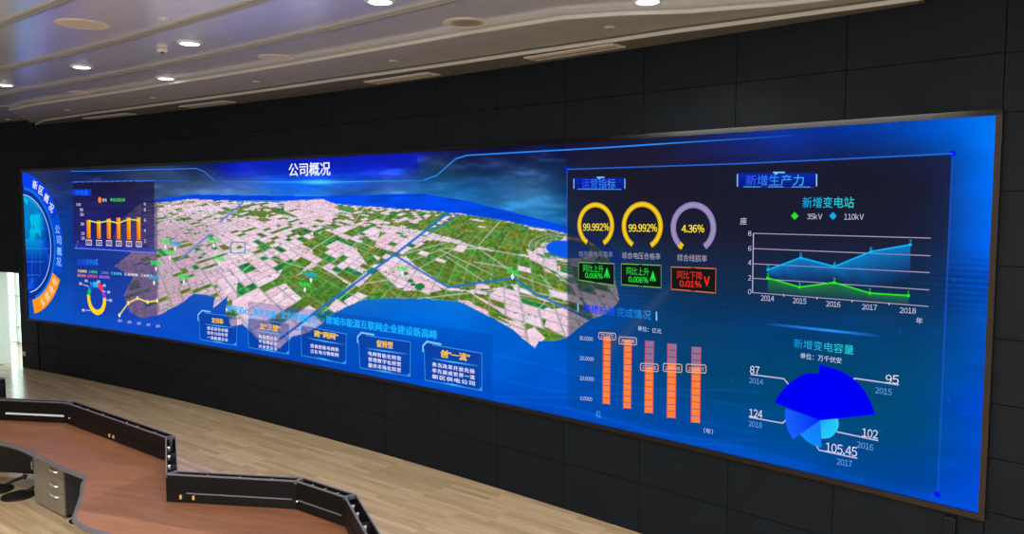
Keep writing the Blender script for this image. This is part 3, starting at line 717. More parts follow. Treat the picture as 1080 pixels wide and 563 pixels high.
# banner and the five strategy cards
g = G(1); g.quad([(262, 317.6), (520, 352.6), (519, 414), (262, 374)], (4, 62, 172), 0.40)
g.build('banner_plate')
g = G(2)
for body, l, r, h in (('坚守初心', (240.5, 329), (263.5, 332.4), 8), ('攻坚克难', (267.2, 332.4), (292, 336.6), 8.4), ('全力推进新区', (296, 335.6), (336, 342), 8.8), ('建城市能源互联网企业建设新高峰', (344, 341.4), (462, 358.2), 9.0)):
    g.text(body, l, r, h, (24, 176, 255), bold=0.05)
g.build('banner_text', label='cyan slogan lettering above the cards')
CARDS = [((210.6, 329.3), (250.4, 334.4), (250, 364.2), (211.6, 358), '定目标', (223.8, 340.2), (236, 341.6), 5.6, ['建设具有卓越', '竞争力的世界', '一流能源企业'], (219, 343.8), (241, 346.8), 5.2),
         ((262, 335.2), (305.5, 341.9), (305.2, 373.4), (262.7, 366.3), '立“三型”', (274.2, 346.6), (296.4, 349.8), 6.4, ['枢纽型企业', '平台型企业', '共享型企业'], (273.4, 352.4), (293, 355.4), 5.6),
         ((318, 342.8), (365.7, 352.2), (365.2, 383.7), (318.6, 374.6), '建“两网”', (331.6, 354.6), (357.4, 358.6), 6.8, ['坚强智能电网和', '泛在电力物联网'], (328, 362.2), (357.6, 366.6), 6.0),
         ((378.8, 352.6), (433.4, 360.6), (433, 396.7), (380.2, 387.6), '促转型', (397.6, 365.6), (415, 368), 7.4, ['电网智能化转型', '管理数字化转型', '服务市场化转型'], (389, 370), (423.6, 375.8), 6.6),
         ((447.8, 362), (508.7, 372.4), (508.7, 411.6), (449, 400.6), '创“一流”', (465, 376.4), (496.4, 381.2), 8.2, ['勇当改革开放先锋', '率先建成世界一流', '新区供电公司'], (456.4, 381.4), (501.4, 389.4), 6.8)]
for tl, tr, br, bl, title, tb0, tb1, th, rows, r0, r1, rh in CARDS:
    g = G(2); g.quad([tl, tr, br, bl], (20, 50, 140), 0.62, c2=(4, 64, 160), a2=0.45)
    cd = g.build('strategy_card', label='blue card headed ' + title)
    g = G(3); kx = (tr[0] - tl[0]); sl = (tr[1] - tl[1]) / kx
    g.line([(tl[0] + 0.14 * kx, tl[1] + 0.14 * kx * sl), tr, br, bl, (tl[0], tl[1] + 6)], 0.013, (60, 150, 230), 0.85)
    g.line([(tl[0] - 1.2, tl[1] + 9), (tl[0] - 1.2, tl[1] + 2.5), (tl[0] + 3, tl[1] - 2), (tl[0] + 0.3 * kx, tl[1] - 2 + 0.3 * kx * sl)], 0.024, (130, 200, 255))
    g.poly([(br[0], br[1] - 4), br, (br[0] - 4, br[1] - 0.7)], (50, 150, 255))
    ym = tb0[1] + 1.6
    g.line([(tl[0] + 0.14 * kx, ym + 0.1 * kx * sl - 1), (tl[0] + 0.5 * kx, ym + 0.36 * kx * sl)], 0.018, (80, 190, 255), ends=(0.1, 1)); g.line([(tl[0] + 0.5 * kx, ym + 0.36 * kx * sl), (tr[0] - 0.05 * kx, ym + 0.75 * kx * sl)], 0.018, (80, 190, 255), ends=(1, 0.1))
    mx_, my_ = (bl[0] + br[0]) / 2, (bl[1] + br[1]) / 2
    g.line([(mx_ - 0.2 * kx, my_ - 0.2 * kx * sl - 0.5), (mx_, my_ - 0.4)], 0.026, (60, 190, 255), ends=(0, 1)); g.line([(mx_, my_ - 0.4), (mx_ + 0.2 * kx, my_ + 0.2 * kx * sl)], 0.026, (60, 190, 255), ends=(1, 0))
    g.build('card_outline', cd)
    g = G(3); g.text(title, tb0, tb1, th, (255, 206, 30), c2=(255, 200, 30), bold=0.045); g.build('card_title', cd)
    g = G(4); SPACING[0] = 1.22; rh *= 0.93
    for k, row in enumerate(rows): g.text(row, (r0[0], r0[1] + rh * (k + 0.74)), (r1[0], r1[1] + rh * (k + 0.74)), rh * 0.72, (236, 230, 252), bold=0.03)
    SPACING[0] = 1.0
    g.build('card_text', cd)

# right-hand chart plate
g = G(1)
g.quad([(598.5, 179), (1005, 162), (1001, 250), (598.5, 250)], (27, 26, 42), 0.86, c2=(27, 30, 50), a2=0.84); g.quad([(598.5, 250), (1001, 250), (996.5, 350), (598.5, 336)], (27, 30, 50), 0.84, c2=(8, 60, 96), a2=0.30)
g.quad([(598.5, 336), (996.5, 350), (989, 521), (598.5, 428)], (6, 64, 96), 0.30, c2=(0, 66, 120), a2=0.35)
g.build('chart_plate')
g = G(2); g.line([(598.4, 178.6), (780, 172.6), (880, 168), (1005, 162)], 0.012, (40, 110, 240), 0.8); g.line([(1005, 162), (989, 521)], 0.012, (30, 90, 220), 0.55); g.line([(598.4, 178.6), (598.6, 330)], 0.012, (40, 100, 220), ends=(0.7, 0))
for p in ((598.4, 178.6), (1005, 162), (989, 521)): g.dot(p, 0.024, (8, 20, 245))
g.line([(806, 341), (875, 348.4)], 0.022, (40, 140, 255), ends=(0, 1)); g.line([(875, 348.4), (930, 354.4)], 0.022, (40, 140, 255), ends=(1, 0))
g.box_text('41', (628.6, 433, 634.2, 440), (70, 170, 255)); g.build('plate_line')

def heading(body, box, plate, c, c2, name='heading_text'):
    x0, y0, x1, y1 = plate
    g = G(2); g.quad([(x0, y0), (x1, y0), (x1, y1), (x0, y1)], (10, 40, 170), c2=(6, 30, 120))
    g.line([(x0 + 2, y1 - 0.6), (x1 - 2, y1 - 0.4)], 0.01, (60, 140, 255)); g.line([(x0, y0 + 1), (x0, y1 - 1)], 0.02, (150, 200, 255)); g.line([(x1, y0 + 1), (x1, y1 - 1)], 0.02, (150, 200, 255)); g.line([(x0 + 0.45 * (x1 - x0), y0), (x0 + 0.6 * (x1 - x0), y0)], 0.025, (110, 210, 255))
    h = g.build('heading_plate', label='blue heading plate reading ' + body)
    g = G(3); g.box_text(body, box, c, c2=c2, bold=0.014); g.build(name, h)
heading('运营指标', (614, 188.6, 649.4, 199), (606, 187.6, 659, 200), (40, 80, 255), (70, 150, 255))
heading('新增生产力', (786.8, 184.6, 848, 196), (778.6, 182.6, 861, 197.6), (50, 80, 255), (60, 190, 240))

# three gauges
GAUGE = [((628.4, 237.4), 609.2, 648.0, '99.992%', (615.3, 235.3, 643, 243.3), '城市供电可靠率', ((610.8, 270.6), (646.8, 271.6), 6.2), ((610.8, 276.6), (648, 278), (648, 300.8), (610.8, 295.2)), '同比上升', '0.006%', 1),
         ((677.4, 238.4), 655.8, 699.2, '99.992%', (663.3, 236, 693.4, 244.4), '综合电压合格率', ((656.6, 272.4), (697, 274.0), 6.8), ((655.8, 278), (697.4, 279.8), (697.4, 303.4), (655.8, 300)), '同比上升', '0.006%', 1),
         ((731.2, 240.2), 707.2, 755.2, '4.36%', (719.2, 236.8, 743.2, 245.2), '综合线损率', ((714.7, 275), (746, 276.6), 7.4), ((708.6, 281.4), (755.2, 283.2), (754.7, 308.8), (708.6, 304.8)), '同比下降', '0.01%', -1)]
for k, (c0, xl, xr, val, vb, cap, cb, bxp, t1, t2, up) in enumerate(GAUGE):
    c = on_screen(c0); r = (on_screen((xr, c0[1]))[0] - on_screen((xl, c0[1]))[0]) / 2
    g = G(2)
    if up > 0: g.arc(c, r * 0.78, r, -60, 240, (196, 150, 6), c2=(255, 218, 40))
    else: g.arc(c, r * 0.76, r, -54, 228, (136, 122, 172), c2=(160, 148, 196))
    ga = g.build('gauge', label=('yellow' if up > 0 else 'lilac') + ' ring gauge reading ' + val)
    if up < 0:
        g = G(3); g.arc(c, r * 0.76, r, 228, 240, (240, 190, 20), n=6); g.build('gauge_marker', ga)
    g = G(3); g.box_text(val, vb, (255, 226, 60), bold=0.022); g.build('gauge_value', ga)
    g = G(3); g.text(cap, *cb, (170, 164, 190) if k else (130, 130, 165), bold=0.01); g.build('gauge_caption', ga)
    col, edge_c = ((30, 230, 60), (110, 180, 80)) if up > 0 else ((250, 40, 36), (225, 110, 70))
    g = G(2); g.quad(list(bxp), (16, 26, 24), 1.0); g.line(list(bxp), 0.010, edge_c, closed=True)
    tg = g.build('trend_box', label=('green' if up > 0 else 'red') + ' trend box under the ring gauge')
    tl, tr, br, bl = bxp; w = tr[0] - tl[0]; sl = 0.06
    g = G(3)
    ya = tl[1] + 0.52 * (bl[1] - tl[1]); yb = tl[1] + 0.88 * (bl[1] - tl[1])
    g.text(t1, (tl[0] + 0.13 * w, ya), (tl[0] + 0.70 * w, ya + 0.57 * w * sl), 7.6 + 0.4 * k, col, bold=0.016)
    g.text(t2, (tl[0] + 0.18 * w, yb), (tl[0] + 0.68 * w, yb + 0.5 * w * sl), 5.9 + 0.5 * k, col, bold=0.024)
    ax_, ay_ = tl[0] + 0.8 * w, tl[1] + 0.62 * (bl[1] - tl[1])
    g.line([(ax_ - 2.6, ay_ + 4.4 * up), (ax_, ay_ - 4.4 * up), (ax_ + 2.6, ay_ + 4.8 * up)], 0.016, col); g.line([(ax_, ay_ - 4 * up), (ax_, ay_ + 5)], 0.012, col); g.line([(ax_ - 2, ay_ + 1.6), (ax_ + 2, ay_ + 1.8)], 0.012, col)
    g.build('trend_text', tg)

# investment column chart
g = G(2)
for x, y0, y1 in ((610, 319.5, 328.5), (692.8, 328.6, 338)): g.line([(x, y0), (x, y1)], 0.016, (130, 210, 255))
bc = g.build('investment_chart', label='column chart of five segmented orange columns')
g = G(3); g.text('基建投资', (615.4, 329.6), (649, 333.2), 9.4, (16, 40, 240), c2=(16, 90, 240), bold=0.03); g.text('完成情况', (651, 333.4), (687, 337.4), 9.6, (20, 120, 250), c2=(30, 160, 250), bold=0.012)
g.text('单位：亿元', (673.2, 348.4), (698, 352), 5.2, (205, 215, 255), bold=0.02)
for b, x0, y0, x1 in (('30.0000', 611.4, 358.2, 625.8), ('20.0000', 612, 379.4, 626.8), ('10.0000', 612, 400.4, 626.8), ('0.0000', 612.4, 421.6, 625)): g.text(b, (x0, y0), (x1, y0 + 1.4), 4.2, PALE, bold=0.02)
g.text('（年）', (742.6, 456.2), (752.4, 458), 5.6, PALE, bold=0.02)
g.build('axis_text', bc)
for x0, x1, yt, ybm, lb, val in ((637.2, 644, 354.6, 426, (632, 350.4, 649.8, 357.2), '27.0371'), (659, 666.2, 358, 430.7, (653.4, 355, 671.8, 362.4), '26.9338'), (681.5, 689.4, 359, 435.6, (676, 382.8, 694.6, 390.4), '17.6506'), (705, 713.3, 362, 440.7, (700, 383, 719.6, 391.2), '18.0706'), (730.6, 739, 365.4, 445.8, (724.4, 383.8, 745, 392), '19.5707')):
    full = lb[1] + 4; dxk = -0.012
    g = G(2); nseg = 11; hgt = ybm - yt
    for k in range(nseg):
        a, b = yt + hgt * k / nseg, yt + hgt * (k + 1) / nseg - 0.7
        cc = (255, 132, 58) if b > full else (150, 112, 150)
        sh0, sh1 = (a - yt) * dxk, (b - yt) * dxk
        g.quad([(x0 + sh0, a), (x1 + sh0, a + 0.6), (x1 + sh1, b + 0.6), (x0 + sh1, b)], cc)
    g.line([(x0 - 0.3, yt), (x0 - 0.3 + hgt * dxk, ybm)], 0.01, (225, 70, 80)); g.line([(x1 + 0.3, yt + 0.6), (x1 + 0.3 + hgt * dxk, ybm + 0.6)], 0.01, (225, 70, 80))
    b = g.build('bar', bc)
    g = G(3); x_0, y_0, x_1, y_1 = lb
    g.line([(x_0 + 1, y_0), (x_1 - 1, y_0 + 1), (x_1, y_0 + 2.2), (x_1, y_1), (x_1 - 1, y_1 + 1.2), (x_0 + 1, y_1), (x_0, y_1 - 1), (x_0, y_0 + 1.2)], 0.009, (216, 180, 160), closed=True)
    g.text(val, (x_0 + 2, y_1 - 1.6), (x_1 - 2, y_1 - 0.7), 3.8, (240, 200, 180), bold=0.0); g.build('value_tag', bc)

# substations line chart
g = G(2)
for a, b in (((795, 246), (982, 251)), ((795, 262), (981.6, 269.6)), ((795, 278), (981, 287.4)), ((795, 293.4), (980.4, 305.6)), ((794, 308.4), (979.6, 323))): g.line([a, b], 0.007, (190, 172, 202), 0.8)
g.line([(795, 246), (794, 308.4)], 0.009, (200, 180, 216))
for x, y in ((827, 311), (862, 314), (899, 317), (938, 320)): g.line([(x, y - 1), (x, y + 1.6)], 0.008, PALE)
lc = g.build('substation_chart', label='line chart with a blue and a green line')
B5 = [(810.3, 284.4), (845, 271.6), (880.6, 281), (919.2, 265.2), (960.5, 258)]; N5 = [(810.3, 293), (844, 302.6), (880.3, 297.8), (918, 309), (958.6, 311.6)]
g = G(3)
for (a, b), (c, d), q in zip(zip(B5, B5[1:]), zip(N5, N5[1:]), range(4)):
    lo0, lo1 = min(a[1] + 40, c[1] - 2), min(b[1] + 40, d[1] - 2)
    if q == 3: lo1 = 292
    g.quad([a, b, (b[0], lo1), (a[0], lo0)], (14, 140, 220), 0.72, c2=(10, 90, 190), a2=0.05)
for k in range(4): g.quad([N5[k], N5[k + 1], (N5[k + 1][0], (311, 313.8, 317, 320.8)[k]), (N5[k][0], (309, 311, 313.8, 317)[k])], (40, 150, 60), 0.62, c2=(40, 90, 70), a2=0.35)
g.build('area_fill', lc)
for pts, c, m in ((B5, (10, 180, 245), '蓝'), (N5, (40, 235, 30), '绿')):
    g = G(4); g.line(pts, 0.012, c)
    for p, vtx in zip(pts, ('3', '5', '4', '6', '7') if pts is B5 else ('2', '1', '2', '1', '1')):
        g.dot(p, 0.013, c); g.box_text(vtx, (p[0] - 1.5, p[1] - 5, p[0] + 1.5, p[1] - 0.6), c, bold=0.02)
    g.build('series_line', lc, 'blue line with five points' if pts is B5 else 'green line with five points')
g = G(3)
g.box_text('新增变电站', (846.8, 207.8, 901, 219.2), (16, 170, 245), c2=(40, 225, 225), bold=0.014)
for x, c in ((838.7, (40, 225, 40)), (879, (16, 170, 235))): g.poly([(x - 4, 227.6), (x, 223.4), (x + 4, 227.8), (x, 231.8)], c)
g.box_text('35kV', (851.6, 225, 867.6, 231.2), PALE); g.box_text('110kV', (890.6, 225, 911.4, 231.6), PALE); g.box_text('座', (781.0, 229.4, 788, 236.8), PALE, bold=0.0)
for b, y in (('8', 246.2), ('6', 262), ('4', 277), ('2', 292.8), ('0', 307.6)): g.box_text(b, (789.4, y - 2.8, 792.8, y + 2.6), PALE)
for b, x0, y0, x1 in (('2014', 803, 316.8, 816.8), ('2015', 836.6, 319.6, 850.8), ('2016', 871.6, 323, 886.8), ('2017', 909.4, 326.2, 925.2), ('2018', 949.2, 329.8, 966.4)): g.text(b, (x0, y0), (x1, y0 + 0.9), 5.8, PALE, bold=0.014)
g.text('年', (966.4, 341), (973.4, 341.6), 6.6, PALE)
g.build('chart_text', lc)

# rose chart of transformer capacity
def arc_px(pts, n=10):                                             # smooth curve through pixels
    out = []
    Pn = [pts[0]] + pts + [pts[-1]]
    for i in range(1, len(Pn) - 2):
        p0, p1, p2, p3 = (np.array(q, float) for q in Pn[i - 1:i + 3])
        for k in range(n):
            t = k / n; out.append(tuple(0.5 * ((2 * p1) + (p2 - p0) * t + (2 * p0 - 5 * p1 + 4 * p2 - p3) * t * t + (-p0 + 3 * p1 - 3 * p2 + p3) * t ** 3)))
    return out + [tuple(pts[-1])]
ct = (865.3, 443)
g = G(2)
for l in ([(792, 394.6), (827, 399.2), (832.5, 405.6)], [(899.6, 400.6), (902, 398.8), (948.4, 405.6)], [(882.6, 455), (926.6, 464.4)], [(861, 469.4), (864.4, 474.4), (904.4, 483)], [(790.4, 439.6), (825.6, 446), (831, 441.2)]): g.line(l, 0.011, (196, 190, 224))
rs = g.build('rose_chart', label='blue rose chart with five sectors of unequal length')
for pts, c, c2 in (([(864.4, 384), (877, 387.4), (890, 392.4), (901, 399.8), (910, 409), (918, 422), (923.6, 436.8)], (0, 0, 244), (0, 0, 250)), ([(865, 393.4), (850, 394), (836, 401.6), (825, 412), (817, 424.4)], (0, 0, 242), (0, 0, 250)),
               ([(829, 430.4), (828.4, 440), (831, 452), (837, 463)], (24, 96, 255), (0, 40, 240)), ([(843.8, 457.4), (851, 464.6), (859, 469.4), (866.8, 471.6)], (16, 140, 250), (30, 110, 255)), ([(866.8, 462.4), (876, 461), (882, 455.4), (885, 448.6), (884.3, 441.2)], (40, 206, 250), (20, 170, 250))):
    g = G(3); g.fan(ct, arc_px(pts), c, c2); g.build('sector', rs)
g = G(4)
g.text('新增变电容量', (837.6, 366.2), (900.8, 374), 9.6, (16, 150, 240), c2=(40, 225, 215), bold=0.014); g.text('单位：万千伏安', (844.6, 377.6), (888, 383.4), 6.2, (205, 215, 245), bold=0.016)
for b, l, r, h in (('87', (791.4, 393.6), (801.4, 394.6), 8.2), ('95', (934.4, 404), (948.4, 405), 9.4), ('102', (909.6, 460), (926.4, 462.6), 9.0), ('105.45', (871.2, 476), (904.4, 481.6), 10.0), ('124', (790.6, 439), (804.6, 441), 8.4)): g.text(b, l, r, h, (236, 228, 244), bold=0.008)
for b, l, r, h in (('2014', (790.6, 403.4), (805.4, 405.4), 5.6), ('2015', (923.6, 414.2), (941, 416.6), 6.4), ('2016', (904.4, 471.4), (921.4, 475), 6.6), ('2017', (883, 489.4), (899, 492.2), 6.6), ('2018', (790, 449), (804.2, 451.4), 5.8)): g.text(b, l, r, h, (110, 160, 235), bold=0.004)
g.build('chart_text', rs)

# ================================================================== CEILING FITTINGS
def copy_thing(root, loc, rz, label):
    r = root.copy(); COL.objects.link(r); r.location = loc; r.rotation_euler = (0, 0, rz); r['label'] = label
    for ch in root.children:
        c = ch.copy(); COL.objects.link(c); c.parent = r
        for q in ch.children:
            d = q.copy(); COL.objects.link(d); d.parent = c
    return r
LIGHTS = [((5, 89), 'lit round downlight farthest along the ceiling, above the door end'), ((86, 70), 'lit round downlight second from the far end of the back row'),
          ((200, 45), 'lit round downlight beside the small square sensor'), ((175, 82), 'lit round downlight closer to the display wall between two round speakers'),
          ((401, 0.6), 'lit round downlight cut by the top edge, in the blue part of the ceiling'), ((683, 0.6), 'lit round downlight nearest the camera, above the pale curved border')]
proto = None
for p, lab in LIGHTS:
    S, d = on_level(p, Z_CEIL); loc = W(S, d, Z_CEIL)
    if proto is None:
        proto = thing('downlight', lab, 'downlight', loc, tangent_angle(S), 'recessed ceiling downlights')
        MB().lathe([(0.085, 0.0), (0.128, 0.0), (0.13, -0.006), (0.118, -0.014), (0.096, -0.016), (0.088, -0.004)], 40).build('trim_ring', M_WHITE, proto, smooth=True)
        MB().lathe([(0.0, -0.024), (0.05, -0.023), (0.085, -0.018), (0.1, -0.010), (0.1, -0.002), (0.0, -0.002)][::-1], 40).build('diffuser', M_LAMP, proto, smooth=True)
        l = bpy.data.lights.new('lamp', 'SPOT'); l.energy = DOWNLIGHT_WATTS; l.spot_size = 2.5; l.spot_blend = 0.7; l.shadow_soft_size = 0.08; l.color = (1.0, 0.97, 0.9)
        lo = bpy.data.objects.new('lamp', l); COL.objects.link(lo); lo.parent = proto; lo.location = (0, 0, -0.06)
    else:
        copy_thing(proto, loc, tangent_angle(S), lab)
SPK = [((87, 25.5), 0.235, 'large round cream speaker grille, nearest the top left corner'), ((291, 60.5), 0.2, 'round cream speaker grille in the ceiling above the white title lettering'), ((492, 24), 0.215, 'round cream speaker grille nearest the camera, beside the pale border'),
       ((85, 97.5), 0.17, 'round cream speaker grille below the far pair of downlights'), ((4, 112.5), 0.17, 'round cream speaker grille at the far left end of the ceiling')]
proto = None
for p, r, lab in SPK:
    S, d = on_level(p, Z_CEIL); loc = W(S, d, Z_CEIL)
    if proto is None:
        proto = thing('ceiling_speaker', lab, 'ceiling speaker', loc, tangent_angle(S), 'round ceiling speakers')
        MB().lathe([(0.8, 0.0), (1.0, 0.0), (1.0, -0.03), (0.93, -0.07), (0.84, -0.075), (0.8, -0.03)], 48).build('rim', M_PALE, proto, smooth=True)
        gr = MB().lathe([(0.0, -0.055), (0.84, -0.055), (0.84, -0.005), (0.0, -0.005)][::-1], 40)
        for k in range(1, 8): gr.lathe([(k * 0.1, -0.055), (k * 0.1 + 0.05, -0.055), (k * 0.1 + 0.04, -0.07), (k * 0.1 + 0.01, -0.07)], 40)
        gr.build('grille', plain('cream_grille', (196, 184, 164), 0.5), proto)
        proto.scale = (r, r, 0.07)
    else:
        copy_thing(proto, loc, tangent_angle(S), lab).scale = (r, r, 0.07)
S, d = on_level((171, 51), Z_CEIL)
t = thing('sensor', 'small square beige ceiling sensor beside a lit downlight', 'sensor', W(S, d, Z_CEIL), tangent_angle(S))
MB().box((0, 0, -0.02), (0.085, 0.085, 0.04)).build('housing', M_PALE, t, 0.012); MB().lathe([(0.022, -0.04), (0.022, -0.044), (0.014, -0.054), (0.003, -0.058)], 20).build('lens', M_PEDSIDE, t, smooth=True)
SPR = [((173, 20.5), Z_CEIL, 'small white ceiling sprinkler in the upper ceiling panel, near the large speaker'), ((161, 103), Z_BORDER, 'small sprinkler disc on the pale border, second from its far end'), ((270, 86), Z_BORDER, 'small sprinkler disc on the pale border, third from its far end'),
       ((414, 64), Z_BORDER, 'small sprinkler disc on the pale border, fourth from its far end'), ((643, 28.4), Z_BORDER, 'small bright sprinkler disc at the near end of the pale border'), ((71, 115.6), Z_BORDER, 'small sprinkler disc at the far end of the pale border'), ((9, 126), Z_CEIL, 'small sprinkler disc beyond the far end of the pale border')]
proto = None
for p, z, lab in SPR:
    S, d = on_level(p, z); loc = W(S, d, z)
    if proto is None:
        proto = thing('sprinkler', lab, 'sprinkler', loc, 0, 'ceiling sprinklers')
        MB().lathe([(0.052, 0.0), (0.055, -0.004), (0.04, -0.008), (0.012, -0.010), (0.01, -0.013)], 24).build('rosette', M_WHITE, proto, smooth=True)
        MB().lathe([(0.01, -0.013), (0.02, -0.015), (0.02, -0.017), (0.004, -0.018)], 16).build('deflector', M_STEEL, proto)
    else: copy_thing(proto, loc, 0, lab)
for a, b, lab in ((2.7, 4.1, 'pale slot air vent in the dark cove, farthest from the camera'), (5.75, 6.95, 'pale slot air vent in the dark cove, second from the far end'), (10.1, 11.25, 'pale slot air vent in the dark cove second from the near end'), (12.75, 13.9, 'pale slot air vent in the dark cove, nearest the camera')):
    t = thing('slot_vent', lab, 'air vent', (0, 0, 0), 0, 'slot air vents in the cove')
    k = 0.8 if a < 4 else 1.0
    MB().arc_box(a, b, 0.14 * k, 0.36 * k, Z_COVE - 0.012, Z_COVE, 0.3).build('frame', M_PALE, t)
    MB().arc_box(a + 0.04, b - 0.04, 0.24 * k, 0.262 * k, Z_COVE - 0.016, Z_COVE - 0.012, 0.3).build('slot', M_COVE, t)

# ================================================================== WALL FITTINGS
S, z = on_screen((24.6, 373)); x, y, _ = W(S, -0.02, 0)
t = thing('light_switch', 'small white switch plate on the black wall by the doorway', 'switch', (x, y, z), tangent_angle(S))
MB().box((0, -0.006, 0), (0.09, 0.012, 0.09)).build('plate', M_WHITE, t, 0.003); MB().box((0, -0.014, 0), (0.045, 0.008, 0.06)).build('rocker', M_WHITE, t, 0.002)
S, z = on_screen((1001.5, 563)); x, y, _ = W(S, -0.02, 0)
t = thing('wall_box', 'dark upright box on the black wall under the display corner', 'wall box', (x, y, z), tangent_angle(S))
MB().box((0, -0.02, -0.05), (0.085, 0.04, 0.38)).build('housing', M_BLACK, t, 0.006); MB().box((0, -0.042, -0.05), (0.06, 0.006, 0.33)).build('cover', M_WALL, t, 0.002)

# ================================================================== CONSOLE DESKS
DZ, RT = 0.75, 1.0
FRONT = [(-7.3, 10.06), (-5.39, 9.75), (-3.57, 8.285), (-3.08, 7.13), (-1.875, 6.945), (-1.375, 6.56), (-0.72, 4.95)]
def offset_line(pts, w):                                            # same polyline moved away from the user
    out = []
    for i, p in enumerate(pts):
        a = Vector(pts[max(i - 1, 0)]); b = Vector(p); c = Vector(pts[min(i + 1, len(pts) - 1)])
        n1 = (b - a).normalized() if i else (c - b).normalized(); n2 = (c - b).normalized() if i < len(pts) - 1 else n1
        m1, m2 = Vector((-n1.y, n1.x)), Vector((-n2.y, n2.x)); m_ = (m1 + m2).normalized()
        out.append(tuple(b + m_ * (w / max(0.35, m_.dot(m1)))))
    return out
BACK = offset_line(FRONT, 0.105)
desk = thing('console_desk', 'long angled control console with cherry worktop and black slatted riser', 'desk', (-3.5, 8.0, 0))
DO = Vector((-3.5, 8.0, 0))
def D(p, z): return (p[0] - DO.x, p[1] - DO.y, z)
def lerp(a, b, t): return (a[0] + (b[0] - a[0]) * t, a[1] + (b[1] - a[1]) * t)
EDGE = [(-6.9, 9.42), (-6.3, 9.2), (-5.95, 9.06), (-5.7, 8.955), (-5.52, 8.86), (-5.3, 8.71), (-5.1, 8.545), (-4.8, 8.295), (-4.52, 8.07), (-4.32, 7.925), (-4.22, 7.85), (-4.155, 7.79), (-4.125, 7.73), (-4.11, 7.66), (-4.05, 7.53), (-3.96, 7.35), (-3.86, 7.11), (-3.785, 6.92), (-3.75, 6.83),
        (-3.715, 6.76), (-3.66, 6.68), (-3.58, 6.605), (-3.49, 6.535), (-3.40, 6.485), (-3.26, 6.41), (-2.9, 6.25), (-2.3, 5.95), (-1.7, 5.5), (-1.25, 4.85)]
outline = EDGE + list(reversed([(p[0], p[1]) for p in FRONT]))
MB().prism([D(p, 0)[:2] for p in outline], DZ - 0.032, DZ).build('worktop', M_DESK, desk)
bd = MB()                                                           # rounded grey lip along the user's edge
inner = offset_line(EDGE, 0.022)
n = len(EDGE)
outer = offset_line(EDGE, -0.012)
vs = [D(p, DZ + 0.0015) for p in inner] + [D(p, DZ + 0.0015) for p in EDGE] + [D(p, DZ - 0.018) for p in outer] + [D(p, DZ - 0.04) for p in EDGE] + [D(p, DZ - 0.04) for p in inner]
bd.add(vs, [(r * n + i, r * n + i + 1, (r + 1) * n + i + 1, (r + 1) * n + i) for r in range(4) for i in range(n - 1)])
bd.build('edge_band', M_BAND, desk, smooth=True)
